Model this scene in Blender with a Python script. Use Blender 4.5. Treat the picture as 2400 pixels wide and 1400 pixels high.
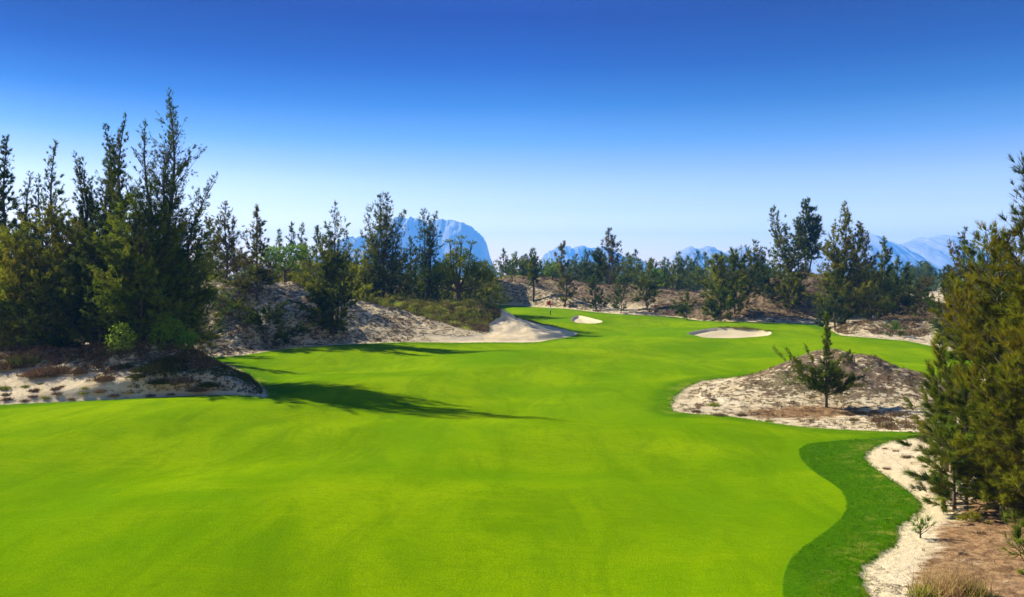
import bpy, math, random
import numpy as np
from mathutils import Vector

for o in list(bpy.data.objects): bpy.data.objects.remove(o)
scene = bpy.context.scene
C = scene.collection
PI = math.pi
F = 1867.0          # focal length in photo pixels (2400 wide)
HZ = 650.0          # horizon row of the photo
CAMZ = 6.5          # eye height over the near fairway

# ------------------------------------------------------------------ camera, world, sun, exposure
cd = bpy.data.cameras.new('camera'); cam = bpy.data.objects.new('camera', cd); C.objects.link(cam)
cam.location = (0, 0, CAMZ); cam.rotation_euler = (PI/2, 0, 0)
cd.sensor_width = 36; cd.lens = 36*F/2400; cd.shift_y = -(700-HZ)/2400
cd.clip_start = 0.1; cd.clip_end = 60000
scene.camera = cam

SUN_EL = math.radians(33)
SH = Vector((0.86, -0.51, 0)).normalized()            # direction shadows fall
to_sun = Vector((-SH.x*math.cos(SUN_EL), -SH.y*math.cos(SUN_EL), math.sin(SUN_EL)))
sd = bpy.data.lights.new('sun', 'SUN'); sun = bpy.data.objects.new('sun', sd); C.objects.link(sun)
sd.energy = 4.8; sd.angle = math.radians(0.53); sd.color = (1.0, 0.93, 0.82)
sun.rotation_euler = to_sun.to_track_quat('Z', 'Y').to_euler(); sun.location = (-40, 20, 60)

world = bpy.data.worlds.new('World'); scene.world = world; world.use_nodes = True
wt = world.node_tree; wt.nodes.clear()
wo = wt.nodes.new('ShaderNodeOutputWorld'); wb = wt.nodes.new('ShaderNodeBackground')
sky = wt.nodes.new('ShaderNodeTexSky'); sky.sky_type = 'NISHITA'; sky.sun_disc = False
sky.sun_elevation = SUN_EL; sky.sun_rotation = math.atan2(to_sun.x, to_sun.y)
sky.air_density = 1.0; sky.dust_density = 0.3; sky.ozone_density = 3.0; sky.altitude = 0
wb.inputs['Strength'].default_value = 0.14
tc = wt.nodes.new('ShaderNodeTexCoord'); sep = wt.nodes.new('ShaderNodeSeparateXYZ')
ramp = wt.nodes.new('ShaderNodeValToRGB'); mul = wt.nodes.new('ShaderNodeMix')
mul.data_type = 'RGBA'; mul.blend_type = 'MULTIPLY'; mul.inputs[0].default_value = 1.0
wt.links.new(tc.outputs['Generated'], sep.inputs[0]); wt.links.new(sep.outputs['Z'], ramp.inputs[0])
wt.links.new(sky.outputs[0], mul.inputs[6]); wt.links.new(ramp.outputs[0], mul.inputs[7])
rx = wt.nodes.new('ShaderNodeValToRGB'); mx = wt.nodes.new('ShaderNodeMix'); mx.data_type = 'RGBA'; mx.blend_type = 'MULTIPLY'; mx.inputs[0].default_value = 1.0
mr = wt.nodes.new('ShaderNodeMapRange'); mr.inputs[1].default_value = -1; mr.inputs[2].default_value = 1
wt.links.new(sep.outputs['X'], mr.inputs[0]); wt.links.new(mr.outputs[0], rx.inputs[0])
while len(rx.color_ramp.elements) < 4: rx.color_ramp.elements.new(0.5)
for e, (p, c) in zip(rx.color_ramp.elements, [(0.0, (0.5, 0.52, 0.62)), (0.26, (0.42, 0.45, 0.60)), (0.5, (1, 1, 1)), (0.8, (0.65, 0.70, 0.80))]): e.position = p; e.color = (*c, 1)
mz = wt.nodes.new('ShaderNodeMapRange'); mz.inputs[1].default_value = 0.12; mz.inputs[2].default_value = 0.28
wt.links.new(sep.outputs['Z'], mz.inputs[0]); wt.links.new(mz.outputs[0], mx.inputs[0])
wt.links.new(mul.outputs[2], mx.inputs[6]); wt.links.new(rx.outputs[0], mx.inputs[7])
wt.links.new(mx.outputs[2], wb.inputs[0]); wt.links.new(wb.outputs[0], wo.inputs[0])
SKY = [(0.0, (1.95, 1.35, 0.82)), (0.05, (1.80, 1.28, 0.80)), (0.085, (1.12, 0.84, 0.72)), (0.133, (0.58, 0.51, 0.62)),
       (0.165, (0.27, 0.36, 0.50)), (0.21, (0.065, 0.18, 0.37)), (0.255, (0.010, 0.06, 0.27)), (0.31, (0.0, 0.0, 0.185)), (1.0, (0.4, 0.55, 0.8))]
while len(ramp.color_ramp.elements) < len(SKY): ramp.color_ramp.elements.new(0.5)
for e, (p, c) in zip(ramp.color_ramp.elements, SKY): e.position = p; e.color = (*c, 1)

vs = scene.view_settings
vs.view_transform = 'Standard'; vs.look = 'None'; vs.gamma = 1; vs.use_curve_mapping = False
vs.exposure = 1.15
scene.cycles.max_bounces = 8; scene.cycles.transparent_max_bounces = 4
scene.cycles.volume_bounces = 1; scene.cycles.use_denoising = True

# ------------------------------------------------------------------ small numeric helpers
def hash2(ix, iy, s):
    h = (ix.astype(np.int64)*374761393 + iy.astype(np.int64)*668265263 + s*982451653) & 0xffffffff
    h = ((h ^ (h >> 13))*1274126177) & 0xffffffff
    return ((h ^ (h >> 16)) & 0xffff)/65535.0
def vnoise(x, y, s=0):
    x = np.asarray(x, float); y = np.asarray(y, float)
    ix = np.floor(x); iy = np.floor(y); fx = x-ix; fy = y-iy
    fx = fx*fx*(3-2*fx); fy = fy*fy*(3-2*fy)
    a = hash2(ix, iy, s); b = hash2(ix+1, iy, s); c = hash2(ix, iy+1, s); d = hash2(ix+1, iy+1, s)
    return (a+(b-a)*fx)*(1-fy) + (c+(d-c)*fx)*fy
def fbm(x, y, s=0, o=4):
    t = 0; a = 0.5; n = 0
    for k in range(o):
        t = t + a*vnoise(x*2**k+17.3*k, y*2**k-9.1*k, s+k); n += a; a *= 0.5
    return t/n
def sstep(a, b, x):
    t = np.clip((x-a)/(b-a), 0, 1); return t*t*(3-2*t)

def base_z(x, y):
    """the mown ground without dunes"""
    z = np.interp(y, [-50, 0, 30, 60, 85, 110, 130, 160, 300, 1500, 4000], [0, 0, 0, 0.15, 0.45, 1.0, 1.7, 2.6, 3.0, 1.0, 0])
    near = sstep(400, 150, np.hypot(x, y))
    z = z + near*(0.22*np.sin(x*0.16+0.9)*np.sin(y*0.13+0.4) + 0.12*np.sin(x*0.31-y*0.22+2.0) + 0.07*np.sin(y*0.42+x*0.1))
    z = z + near*0.35*np.exp(-((y-33+0.10*x)/3.0)**2)*sstep(-6, 4, x)*sstep(16, 8, x)*0.6   # low swell that the long shadow crosses
    return z

def hit(px, py, fn=None):
    """the first point of the ground seen at a photo pixel"""
    fn = fn or base_z
    u = (px-1200)/F; v = (HZ-py)/F
    Y = np.exp(np.linspace(math.log(3), math.log(420), 6000))
    g = CAMZ+v*Y - fn(u*Y, Y)
    k = np.argmax(g < 0)
    y = Y[k] if g[k] < 0 else 300.0
    return (u*y, y)

def poly_sdf(x, y, poly):
    """signed distance, positive inside"""
    P = np.array(poly, float); n = len(P)
    d2 = np.full(x.shape, 1e18); ins = np.zeros(x.shape, bool)
    for i in range(n):
        ax, ay = P[i]; bx, by = P[(i+1) % n]
        ex, ey = bx-ax, by-ay; wx = x-ax; wy = y-ay
        t = np.clip((wx*ex+wy*ey)/(ex*ex+ey*ey+1e-12), 0, 1)
        d2 = np.minimum(d2, (wx-ex*t)**2+(wy-ey*t)**2)
        c = ((ay > y) != (by > y))
        if ey != 0: ins ^= c & (x < (ex*(y-ay)/ey+ax))
    d = np.sqrt(d2)
    return np.where(ins, d, -d)

def smooth_poly(P, it=1):
    P = np.array(P, float)
    for _ in range(it):
        Q = np.roll(P, -1, 0)
        P = np.stack([0.75*P+0.25*Q, 0.25*P+0.75*Q], 1).reshape(-1, 2)
    return P

def pxs(L): return [hit(*p) if len(p) == 2 else (p[0], p[1]) for p in L]     # (px,py) or (x, y, 'w') world

# ------------------------------------------------------------------ zones of the ground (world outlines)
W = 'w'
GRASS = smooth_poly(pxs([
    (-60, 6, W), (-60, 40, W), (-600, 988), (-300, 966), (0, 951), (150, 944), (300, 938), (420, 932), (540, 928), (600, 931), (627, 938),
    (-13.6, 44.5, W), (-15.2, 48.5, W), (-17.5, 53, W), (-20.5, 58, W), (-24, 62, W),
    (480, 838), (560, 836), (640, 823), (700, 816), (760, 812), (880, 806), (960, 803), (1060, 805), (1160, 803), (1250, 804), (1275, 801), (1285, 797),
    (1320, 793), (1350, 787), (1354, 780), (5.2, 90, W), (2.4, 93, W), (0, 97, W), (-2.6, 101, W), (-4, 108, W),
    (1150, 718), (1175, 716), (1240, 719), (1340, 726), (1400, 733), (1470, 739), (1540, 742), (1600, 745), (1640, 752), (1700, 755),
    (1780, 757), (1850, 758), (1925, 762), (1948, 775), (1965, 787), (2000, 790), (2080, 797), (2140, 801), (2200, 815), (2260, 840),
    (34, 54, W), (28, 51, W), (22, 50.6, W), (17, 51.2, W), (12, 48.6, W), (9, 43.5, W),
    (1568, 963), (1600, 971), (1700, 976), (1780, 988), (1850, 1000), (2000, 1011), (2100, 1014), (2180, 1018), (2200, 1022), (2150, 1028),
    (2080, 1038), (2035, 1058), (2025, 1082), (2080, 1120), (2140, 1160), (2165, 1190), (2145, 1213), (2102, 1238), (2106, 1272), (2070, 1300),
    (2008, 1342), (2040, 1400), (2060, 1500), (2100, 1800), (10, 2, W), (-10, 2, W)]), 1)
ROUGH = smooth_poly(pxs([
    (1830, 1480), (1830, 1400), (1833, 1345), (1860, 1302), (1930, 1255), (1975, 1215), (1985, 1180), (1960, 1145), (1900, 1108), (1870, 1078), (1872, 1050),
    (1930, 1038), (2060, 1030), (2200, 1020), (2450, 1030), (2450, 1480), (2200, 2600), (1830, 2600)]), 1)
BUNKERS = []

def crest(L, wn, wf): return [((px-1200)/F*Y, Y, CAMZ+(HZ-py)/F*Y) for px, py, Y in L], wn, wf
RIDGES = {   # name: crest line (px, py, depth), near and far widths
 'left_mound': crest([(-700, 800, 52), (-300, 806, 51), (0, 814, 50), (200, 816, 49), (380, 808, 48), (430, 817, 47.5), (480, 848, 46.4), (540, 896, 44.7), (590, 929, 43.2), (627, 940, 42.3)], 8.5, 4.2),
 'left_bank': crest([(-500, 640, 74), (150, 660, 75), (420, 668, 76), (520, 652, 77), (640, 664, 79), (700, 685, 81), (790, 702, 84), (850, 710, 85), (900, 745, 84), (960, 780, 83), (990, 797, 82)], 14, 14),
 'mid_dune': crest([(820, 714, 94), (880, 706, 93), (960, 704, 92), (1040, 705, 91), (1100, 706, 90), (1140, 722, 89), (1190, 744, 88), (1240, 761, 87), (1290, 773, 86), (1350, 781, 84.5)], 10, 7),
 'far_left_dune': crest([(760, 700, 135), (960, 690, 135), (1060, 672, 134), (1120, 655, 133), (1160, 649, 133), (1200, 668, 130), (1242, 716, 124)], 15, 18),
 'far_dune': crest([(1130, 652, 158), (1200, 648, 156), (1290, 654, 152), (1330, 670, 148), (1400, 671, 146), (1500, 671, 145), (1560, 684, 142), (1640, 692, 138), (1720, 700, 135)], 20, 25),
 'right_dune': crest([(1640, 742, 112), (1700, 735, 113), (1760, 700, 115), (1830, 655, 118), (1895, 640, 120), (1960, 648, 120), (2040, 690, 118), (2120, 720, 114), (2300, 730, 108), (2600, 730, 100)], 17, 20),
 'far_right_mound': crest([(1960, 785, 86), (2000, 768, 87), (2060, 749, 88), (2120, 744, 88), (2200, 750, 86), (2300, 760, 82), (2500, 765, 78)], 7, 8),
 'right_mound': crest([(1568, 963, 38.8), (1650, 942, 41.0), (1760, 910, 43.5), (1850, 870, 45), (1905, 838, 45.6), (1945, 812, 46), (1990, 826, 46), (2060, 876, 45.6), (2110, 905, 45), (2170, 935, 44), (2300, 940, 42), (2600, 930, 40)], 7.0, 4.5),
}
RI = {}
SHARP = {'right_mound': 0.8, 'far_right_mound': 0.4, 'left_mound': 0.6, 'left_bank': 0.35, 'mid_dune': 0.2}
def ridge_fields(x, y):
    out = {}
    for nm, (L, wn, wf) in RIDGES.items():
        acc = np.zeros(x.shape); k = SHARP.get(nm, 0.0)
        for (ax, ay, az), (bx, by, bz) in zip(L[:-1], L[1:]):
            ex, ey = bx-ax, by-ay; wx = x-ax; wy = y-ay
            t = np.clip((wx*ex+wy*ey)/(ex*ex+ey*ey), 0, 1)
            d = np.hypot(wx-ex*t, wy-ey*t)
            za = az-base_z(np.array(ax), np.array(ay)); zb = bz-base_z(np.array(bx), np.array(by))
            sg = (wx*ey-wy*ex)/(np.hypot(ex, ey)*np.maximum(d, 0.05))
            q = np.clip(d/(wf+(wn-wf)*sstep(-0.7, 0.7, sg)), 0, 1)      # lines run left to right: near side positive
            cone = np.clip(1-np.sqrt(q*q+0.006)+0.06, 0, 1)
            acc = np.maximum(acc, np.maximum(za+(zb-za)*t, 0)*((0.5+0.5*np.cos(PI*q))*(1-k)+cone*k))
        out[nm] = acc
    return out

def ground_fields(x, y):
    x = np.asarray(x, float); y = np.asarray(y, float)
    g = poly_sdf(x, y, GRASS)
    rf = ridge_fields(x, y)
    names = list(rf); A = np.stack([rf[n] for n in names], 0)
    who = np.argmax(A, 0); h = A.max(0)
    # soft union
    h = h + 0.0
    foot = sstep(-0.2, 3.2, -g)
    lipm = (who == names.index('mid_dune')) | (who == names.index('left_mound')) | (who == names.index('right_mound'))
    foot = np.where(lipm, sstep(-0.1, 1.3, -g), foot); foot = np.where(who == names.index('left_mound'), sstep(-0.05, 1.0, -g), foot)
    z = base_z(x, y) + h*foot
    rough_m = sstep(0.3, 2.5, -g)
    near = sstep(500, 200, np.hypot(x, y))
    z = z + near*rough_m*((fbm(x*0.30, y*0.30, 3)-0.5)*0.9*sstep(0.5, 3, h+0.4) + (fbm(x*1.1, y*1.1, 9, 4)-0.5)*0.55*sstep(0.2, 2, h) + (fbm(x*2.2, y*2.2, 5, 3)-0.5)*0.10)
    z = z + np.where(g > 0, ((fbm(x*0.25, y*0.25, 40, 2)-0.5)*0.14+(fbm(x*0.09, y*0.14, 41, 2)-0.5)*0.55)*sstep(0, 5, g), 0)
    z = z + near*0.06*sstep(-0.08, 0.10, g)
    b = np.full(x.shape, -99.0); bi = np.zeros(x.shape, int)
    for i, (nm, P) in enumerate(BUNKERS):
        s = poly_sdf(x, y, P); m = s > b; b = np.where(m, s, b); bi = np.where(m, i, bi)
        if nm != 'left':
            cy = P[:, 1].mean(); ry = (P[:, 1].max()-P[:, 1].min())/2
            q = np.clip((y-cy)/ry, -1.3, 1.3)
            z = z + np.where(s > -1.2, sstep(-1.2, 0.2, s)*(0.06+0.04*sstep(-0.2, 1.2, q))*sstep(1.2, 0.0, np.maximum(s, 0)*0) , 0) * (s > -1.2) * sstep(0.0, 0.5, q+0.9)
            z = z - 0.28*sstep(0.0, 0.5, s) - 0.25*sstep(0.4, 2.5, s)
        else:
            z = z - 0.16*sstep(0.0, 0.35, s)*sstep(-0.2, 1.5, h)
    z = np.where((b > 0.3) & (bi == 0), z + (fbm(x*0.45, y*0.45, 77, 2)-0.5)*0.7*sstep(0.3, 2.0, b), z)
    return dict(z=z, g=g, b=b, bi=bi, h=h, who=np.where(h > 0.12, who, -1), names=names)

def ground_z(x, y): return ground_fields(np.atleast_1d(np.asarray(x, float)), np.atleast_1d(np.asarray(y, float)))['z']
def gz(x, y): return float(ground_z(x, y)[0])

BUNKERS = [
    ('left', smooth_poly(pxs([(975, 796), (1060, 804), (1160, 803), (1250, 804), (1280, 799), (1320, 793), (1350, 787), (1356, 779), (5.4, 88, W), (3, 89.5, W), (0.5, 90, W), (-1.2, 89.5, W)])
        + [hit(*p, ground_z) for p in [(1176, 746), (1158, 750), (1144, 758), (1150, 775), (1132, 785), (1092, 791), (1050, 787), (1018, 784)]], 1)),
    ('green', smooth_poly(pxs([(1335, 751), (1352, 743.5), (1375, 746), (1400, 752), (1418, 757), (1390, 760), (1345, 758)]), 1)),
    ('right', smooth_poly(pxs([(1603, 786), (1640, 778), (1690, 773), (1740, 775.5), (1790, 779), (1813, 783), (1798, 791), (1760, 795), (1700, 796), (1650, 795), (1632, 790)]), 1)),
]

# ------------------------------------------------------------------ material helpers
def new_mat(name):
    m = bpy.data.materials.new(name); m.use_nodes = True; nt = m.node_tree; nt.nodes.clear()
    return m, nt
class N:
    """tiny node wrapper"""
    def __init__(s, nt): s.nt = nt; s.l = nt.links
    def n(s, t, **k):
        nd = s.nt.nodes.new(t)
        for a, b in k.items(): setattr(nd, a, b)
        return nd
    def put(s, sock, v):
        if hasattr(v, 'is_linked') or hasattr(v, 'links'): s.l.new(v, sock)
        else: sock.default_value = v
    def noise(s, vec, scale, detail=3, rough=0.55, dist=0.0):
        nd = s.n('ShaderNodeTexNoise'); s.l.new(vec, nd.inputs['Vector'])
        nd.inputs['Scale'].default_value = scale; nd.inputs['Detail'].default_value = detail
        nd.inputs['Roughness'].default_value = rough; nd.inputs['Distortion'].default_value = dist
        return nd.outputs['Fac']
    def mathn(s, op, a, b=0.0, c=0.0, clamp=False):
        nd = s.n('ShaderNodeMath', operation=op, use_clamp=clamp)
        s.put(nd.inputs[0], a); s.put(nd.inputs[1], b); s.put(nd.inputs[2], c); return nd.outputs[0]
    def mapr(s, v, a, b, c=0.0, d=1.0, smooth=True):
        nd = s.n('ShaderNodeMapRange', interpolation_type='SMOOTHSTEP' if smooth else 'LINEAR')
        s.put(nd.inputs[0], v)
        for i, q in enumerate((a, b, c, d)): s.put(nd.inputs[1+i], q)
        return nd.outputs[0]
    def mix(s, f, a, b, mode='MIX'):
        nd = s.n('ShaderNodeMix', data_type='RGBA', blend_type=mode)
        s.put(nd.inputs[0], f)
        for i, q in ((6, a), (7, b)):
            if isinstance(q, tuple): nd.inputs[i].default_value = (*q, 1)
            else: s.l.new(q, nd.inputs[i])
        return nd.outputs[2]
    def attr(s, name): return s.n('ShaderNodeAttribute', attribute_name=name).outputs['Fac']
    def mapping(s, vec, rot=(0, 0, 0), sc=(1, 1, 1)):
        nd = s.n('ShaderNodeMapping'); s.l.new(vec, nd.inputs[0]); nd.inputs['Rotation'].default_value = rot; nd.inputs['Scale'].default_value = sc
        return nd.outputs[0]

def ground_material():
    m, nt = new_mat('turf_and_sand'); k = N(nt)
    pos = k.n('ShaderNodeNewGeometry').outputs['Position']
    edge_n = k.noise(pos, 2.2, 4, 0.65)
    g = k.attr('grass'); gg = k.mathn('ADD', g, k.mathn('MULTIPLY', k.mathn('SUBTRACT', edge_n, 0.5), 0.45))
    gm = k.mapr(gg, -0.05, 0.06)
    # mown turf
    big = k.noise(pos, 0.09, 4, 0.6, 0.6)
    strk = k.noise(k.mapping(pos, (0, 0, math.radians(-24)), (0.55, 0.16, 1)), 1.0, 6, 0.72, 0.8)
    cross = k.noise(k.mapping(pos, (0, 0, math.radians(20)), (0.10, 0.34, 1)), 1.0, 6, 0.72, 0.8)
    fine = k.noise(k.mapping(pos, (0, 0, 0.2), (1, 1.8, 1)), 17, 4, 0.8)
    c = k.mix(k.mapr(big, 0.32, 0.68), (0.124, 0.262, 0.0005), (0.262, 0.380, 0.001))
    c = k.mix(k.mapr(strk, 0.42, 0.66, 0, 0.65), c, (0.105, 0.215, 0.0005), 'MIX')
    c = k.mix(k.mapr(cross, 0.50, 0.74, 0.0, 0.65), c, (0.265, 0.365, 0.002))
    c = k.mix(k.mathn('MULTIPLY', k.mapr(fine, 0.38, 0.66), 0.60), c, (0.070, 0.140, 0.0005))
    med = k.noise(k.mapping(pos, (0, 0, 0.25), (1.0, 2.6, 1)), 2.2, 5, 0.7)
    c = k.mix(k.mapr(med, 0.45, 0.70, 0, 0.40), c, (0.085, 0.185, 0.0005))
    # longer, darker cut
    rg = k.attr('rough')
    rm = k.mapr(k.mathn('ADD', rg, k.mathn('MULTIPLY', k.mathn('SUBTRACT', edge_n, 0.5), 0.12)), -0.04, 0.08)
    rimn = k.noise(pos, 0.35, 3)
    rim = k.mapr(k.mathn('ADD', g, k.mathn('MULTIPLY', rimn, 2.2)), 3.4, 1.5, 0.0, 0.75)
    rm = k.mathn('MAXIMUM', rm, rim)
    rfn = k.noise(k.mapping(pos, (0, 0, 0.3), (4, 12, 4)), 1.6, 4, 0.8)
    rc = k.mix(k.mapr(rfn, 0.3, 0.7), (0.030, 0.110, 0.001), (0.085, 0.215, 0.002))
    rc = k.mix(k.mapr(k.noise(pos, 0.9, 4, 0.7), 0.50, 0.80, 0, 0.5), rc, (0.140, 0.235, 0.004))
    dry = k.mathn('MULTIPLY', k.mapr(g, 1.3, 0.0), k.mapr(k.noise(pos, 1.4, 4, 0.7), 0.45, 0.7))
    rc = k.mix(k.mathn('MULTIPLY', dry, 0.7), rc, (0.36, 0.34, 0.05))
    turf = k.mix(rm, c, rc)
    # sand
    s1 = k.noise(pos, 0.8, 5, 0.7); s2 = k.noise(pos, 9, 4, 0.7)
    sand = k.mix(k.mapr(s1, 0.3, 0.7), (0.57, 0.45, 0.25), (0.71, 0.60, 0.38))
    sand = k.mix(k.mapr(s2, 0.35, 0.8, 0, 0.35), sand, (0.40, 0.30, 0.17))
    # dry scrub, litter
    flow = k.mapping(pos, (0, 0, 0), (1.0, 1.0, 2.2))
    t1 = k.noise(flow, 1.7, 6, 0.72, 0.6); t2 = k.noise(flow, 4.5, 4, 0.7)
    tt = k.mathn('ADD', k.mathn('MULTIPLY', t1, 0.65), k.mathn('MULTIPLY', t2, 0.35))
    sc = k.attr('scrub')
    sm = k.mapr(k.mathn('SUBTRACT', tt, k.mathn('SUBTRACT', 0.72, k.mathn('MULTIPLY', sc, 0.42))), -0.02, 0.05)
    brown = k.mix(k.mapr(k.noise(pos, 2.5, 3), 0.3, 0.7), (0.115, 0.075, 0.045), (0.23, 0.17, 0.10))
    brown = k.mix(k.mapr(k.noise(pos, 0.5, 3), 0.45, 0.7, 0, 0.5), brown, (0.12, 0.13, 0.04))
    gr = k.attr('green')
    grn = k.mix(k.mapr(k.noise(pos, 3.0, 4, 0.7), 0.3, 0.7), (0.08, 0.11, 0.010), (0.26, 0.28, 0.035))
    brown = k.mix(k.mapr(k.mathn('ADD', gr, k.mathn('MULTIPLY', k.mathn('SUBTRACT', t1, 0.5), 1.2)), 0.35, 0.6), brown, grn)
    land = k.mix(sm, sand, brown)
    lit = k.attr('litter')
    lm = k.mapr(k.mathn('ADD', lit, k.mathn('MULTIPLY', k.mathn('SUBTRACT', k.noise(k.mapping(pos, (0, 0, 0.1), (0.7, 1.8, 1)), 1.5, 6, 0.8), 0.5), 2.6)), 0.28, 0.80, 0, 0.92)
    land = k.mix(lm, land, k.mix(k.mapr(t2, 0.35, 0.65), (0.130, 0.060, 0.022), (0.36, 0.21, 0.09)))
    # clean bunker sand
    bk = k.attr('bunker')
    bm = k.mapr(k.mathn('ADD', bk, k.mathn('MULTIPLY', k.mathn('SUBTRACT', edge_n, 0.5), 0.5)), -0.05, 0.08)
    bsand = k.mix(k.mapr(k.noise(pos, 1.1, 5, 0.6), 0.3, 0.7), (0.60, 0.48, 0.27), (0.70, 0.57, 0.35))
    land = k.mix(bm, land, bsand)
    # a clean strip of raked sand along the turf
    strip = k.mapr(k.mathn('ADD', g, k.mathn('MULTIPLY', k.noise(pos, 0.8, 3), 0.7)), -0.35, 0.05, 0, 0.85)
    land = k.mix(strip, land, (0.66, 0.54, 0.31))
    turf_f = k.mathn('MULTIPLY', gm, k.mathn('SUBTRACT', 1.0, k.mathn('MULTIPLY', bm, k.mapr(bk, -0.1, 0.1))))
    col = k.mix(turf_f, land, turf)
    # undercut earth lip where turf meets bunker
    bs = k.n('ShaderNodeBsdfPrincipled'); out = k.n('ShaderNodeOutputMaterial')
    k.l.new(col, bs.inputs['Base Color']); bs.inputs['Roughness'].default_value = 0.95; bs.inputs['Specular IOR Level'].default_value = 0.0
    bump = k.n('ShaderNodeBump'); bump.inputs['Distance'].default_value = 1.0
    hb_s = k.mathn('ADD', k.mathn('MULTIPLY', k.noise(pos, 3.0, 6, 0.7), 0.10), k.mathn('MULTIPLY', sm, 0.07))
    hb_g = k.mathn('MULTIPLY', k.noise(pos, 18, 4, 0.8), k.mapr(rm, 0, 1, 0.02, 0.05))
    hb = k.mathn('ADD', k.mathn('MULTIPLY', hb_s, k.mathn('SUBTRACT', 1.0, k.mathn('MAXIMUM', turf_f, bm))), k.mathn('MULTIPLY', hb_g, turf_f))
    k.l.new(hb, bump.inputs['Height']); k.l.new(bump.outputs[0], bs.inputs['Normal']); k.l.new(bs.outputs[0], out.inputs[0])
    return m

def leaf_material(name, dark, light, tip, trans=0.35):
    m, nt = new_mat(name); k = N(nt)
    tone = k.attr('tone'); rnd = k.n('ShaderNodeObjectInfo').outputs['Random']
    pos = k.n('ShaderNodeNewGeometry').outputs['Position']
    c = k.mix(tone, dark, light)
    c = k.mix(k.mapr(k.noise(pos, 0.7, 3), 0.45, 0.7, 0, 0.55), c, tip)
    hsv = k.n('ShaderNodeHueSaturation'); k.l.new(c, hsv.inputs['Color'])
    k.l.new(k.mapr(rnd, 0, 1, 0.488, 0.508, False), hsv.inputs['Hue']); k.l.new(k.mapr(rnd, 0, 1, 0.8, 1.2, False), hsv.inputs['Value'])
    d = k.n('ShaderNodeBsdfDiffuse'); t = k.n('ShaderNodeBsdfTranslucent'); mx = k.n('ShaderNodeMixShader'); out = k.n('ShaderNodeOutputMaterial')
    k.l.new(hsv.outputs[0], d.inputs[0]); k.l.new(hsv.outputs[0], t.inputs[0]); mx.inputs[0].default_value = trans
    k.l.new(d.outputs[0], mx.inputs[1]); k.l.new(t.outputs[0], mx.inputs[2]); k.l.new(mx.outputs[0], out.inputs[0])
    return m
def plain_material(name, c1, c2, scale=4, rough=0.9, spec=0.2):
    m, nt = new_mat(name); k = N(nt)
    pos = k.n('ShaderNodeTexCoord').outputs['Object']
    c = k.mix(k.mapr(k.noise(pos, scale, 5, 0.65), 0.3, 0.7), c1, c2)
    bs = k.n('ShaderNodeBsdfPrincipled'); out = k.n('ShaderNodeOutputMaterial')
    k.l.new(c, bs.inputs['Base Color']); bs.inputs['Roughness'].default_value = rough; bs.inputs['Specular IOR Level'].default_value = spec
    k.l.new(bs.outputs[0], out.inputs[0]); return m

M_GROUND = ground_material()
M_BARK = plain_material('bark', (0.06, 0.045, 0.03), (0.14, 0.11, 0.08), 8)
LEAF = {
 'olive': leaf_material('needles_olive', (0.030, 0.062, 0.006), (0.215, 0.280, 0.020), (0.270, 0.250, 0.020), 0.45),
 'dark': leaf_material('needles_dark', (0.020, 0.045, 0.007), (0.115, 0.165, 0.018), (0.150, 0.145, 0.022), 0.4),
 'brown': leaf_material('needles_brownish', (0.050, 0.055, 0.010), (0.200, 0.190, 0.030), (0.220, 0.130, 0.035), 0.4),
 'gold': leaf_material('needles_golden', (0.045, 0.070, 0.004), (0.330, 0.360, 0.018), (0.380, 0.300, 0.014), 0.45),
 'fresh': leaf_material('leaves_fresh', (0.040, 0.120, 0.008), (0.170, 0.320, 0.030), (0.200, 0.300, 0.020), 0.45),
 'lime': leaf_material('leaves_lime', (0.110, 0.190, 0.010), (0.380, 0.500, 0.050), (0.420, 0.460, 0.050), 0.45),
 'yellow': leaf_material('leaves_yellow_green', (0.110, 0.150, 0.008), (0.400, 0.420, 0.025), (0.360, 0.330, 0.020), 0.45),
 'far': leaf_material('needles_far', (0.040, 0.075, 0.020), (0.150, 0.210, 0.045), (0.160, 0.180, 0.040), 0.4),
 'dry': leaf_material('dry_scrub', (0.10, 0.060, 0.030), (0.31, 0.205, 0.105), (0.14, 0.13, 0.035), 0.15),
 'drygreen': leaf_material('green_scrub', (0.090, 0.115, 0.012), (0.36, 0.39, 0.045), (0.34, 0.26, 0.07), 0.3),
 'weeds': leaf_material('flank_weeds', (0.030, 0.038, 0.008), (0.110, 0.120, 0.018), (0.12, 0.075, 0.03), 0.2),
 'turf': leaf_material('turf_blades', (0.070, 0.150, 0.001), (0.17, 0.27, 0.003), (0.25, 0.26, 0.01), 0.3),
 'turf_dark': leaf_material('rough_blades', (0.035, 0.115, 0.001), (0.095, 0.230, 0.002), (0.13, 0.23, 0.003), 0.3),
 'straw': leaf_material('straw', (0.35, 0.24, 0.08), (0.60, 0.45, 0.18), (0.5, 0.35, 0.12), 0.35),
}

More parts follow.
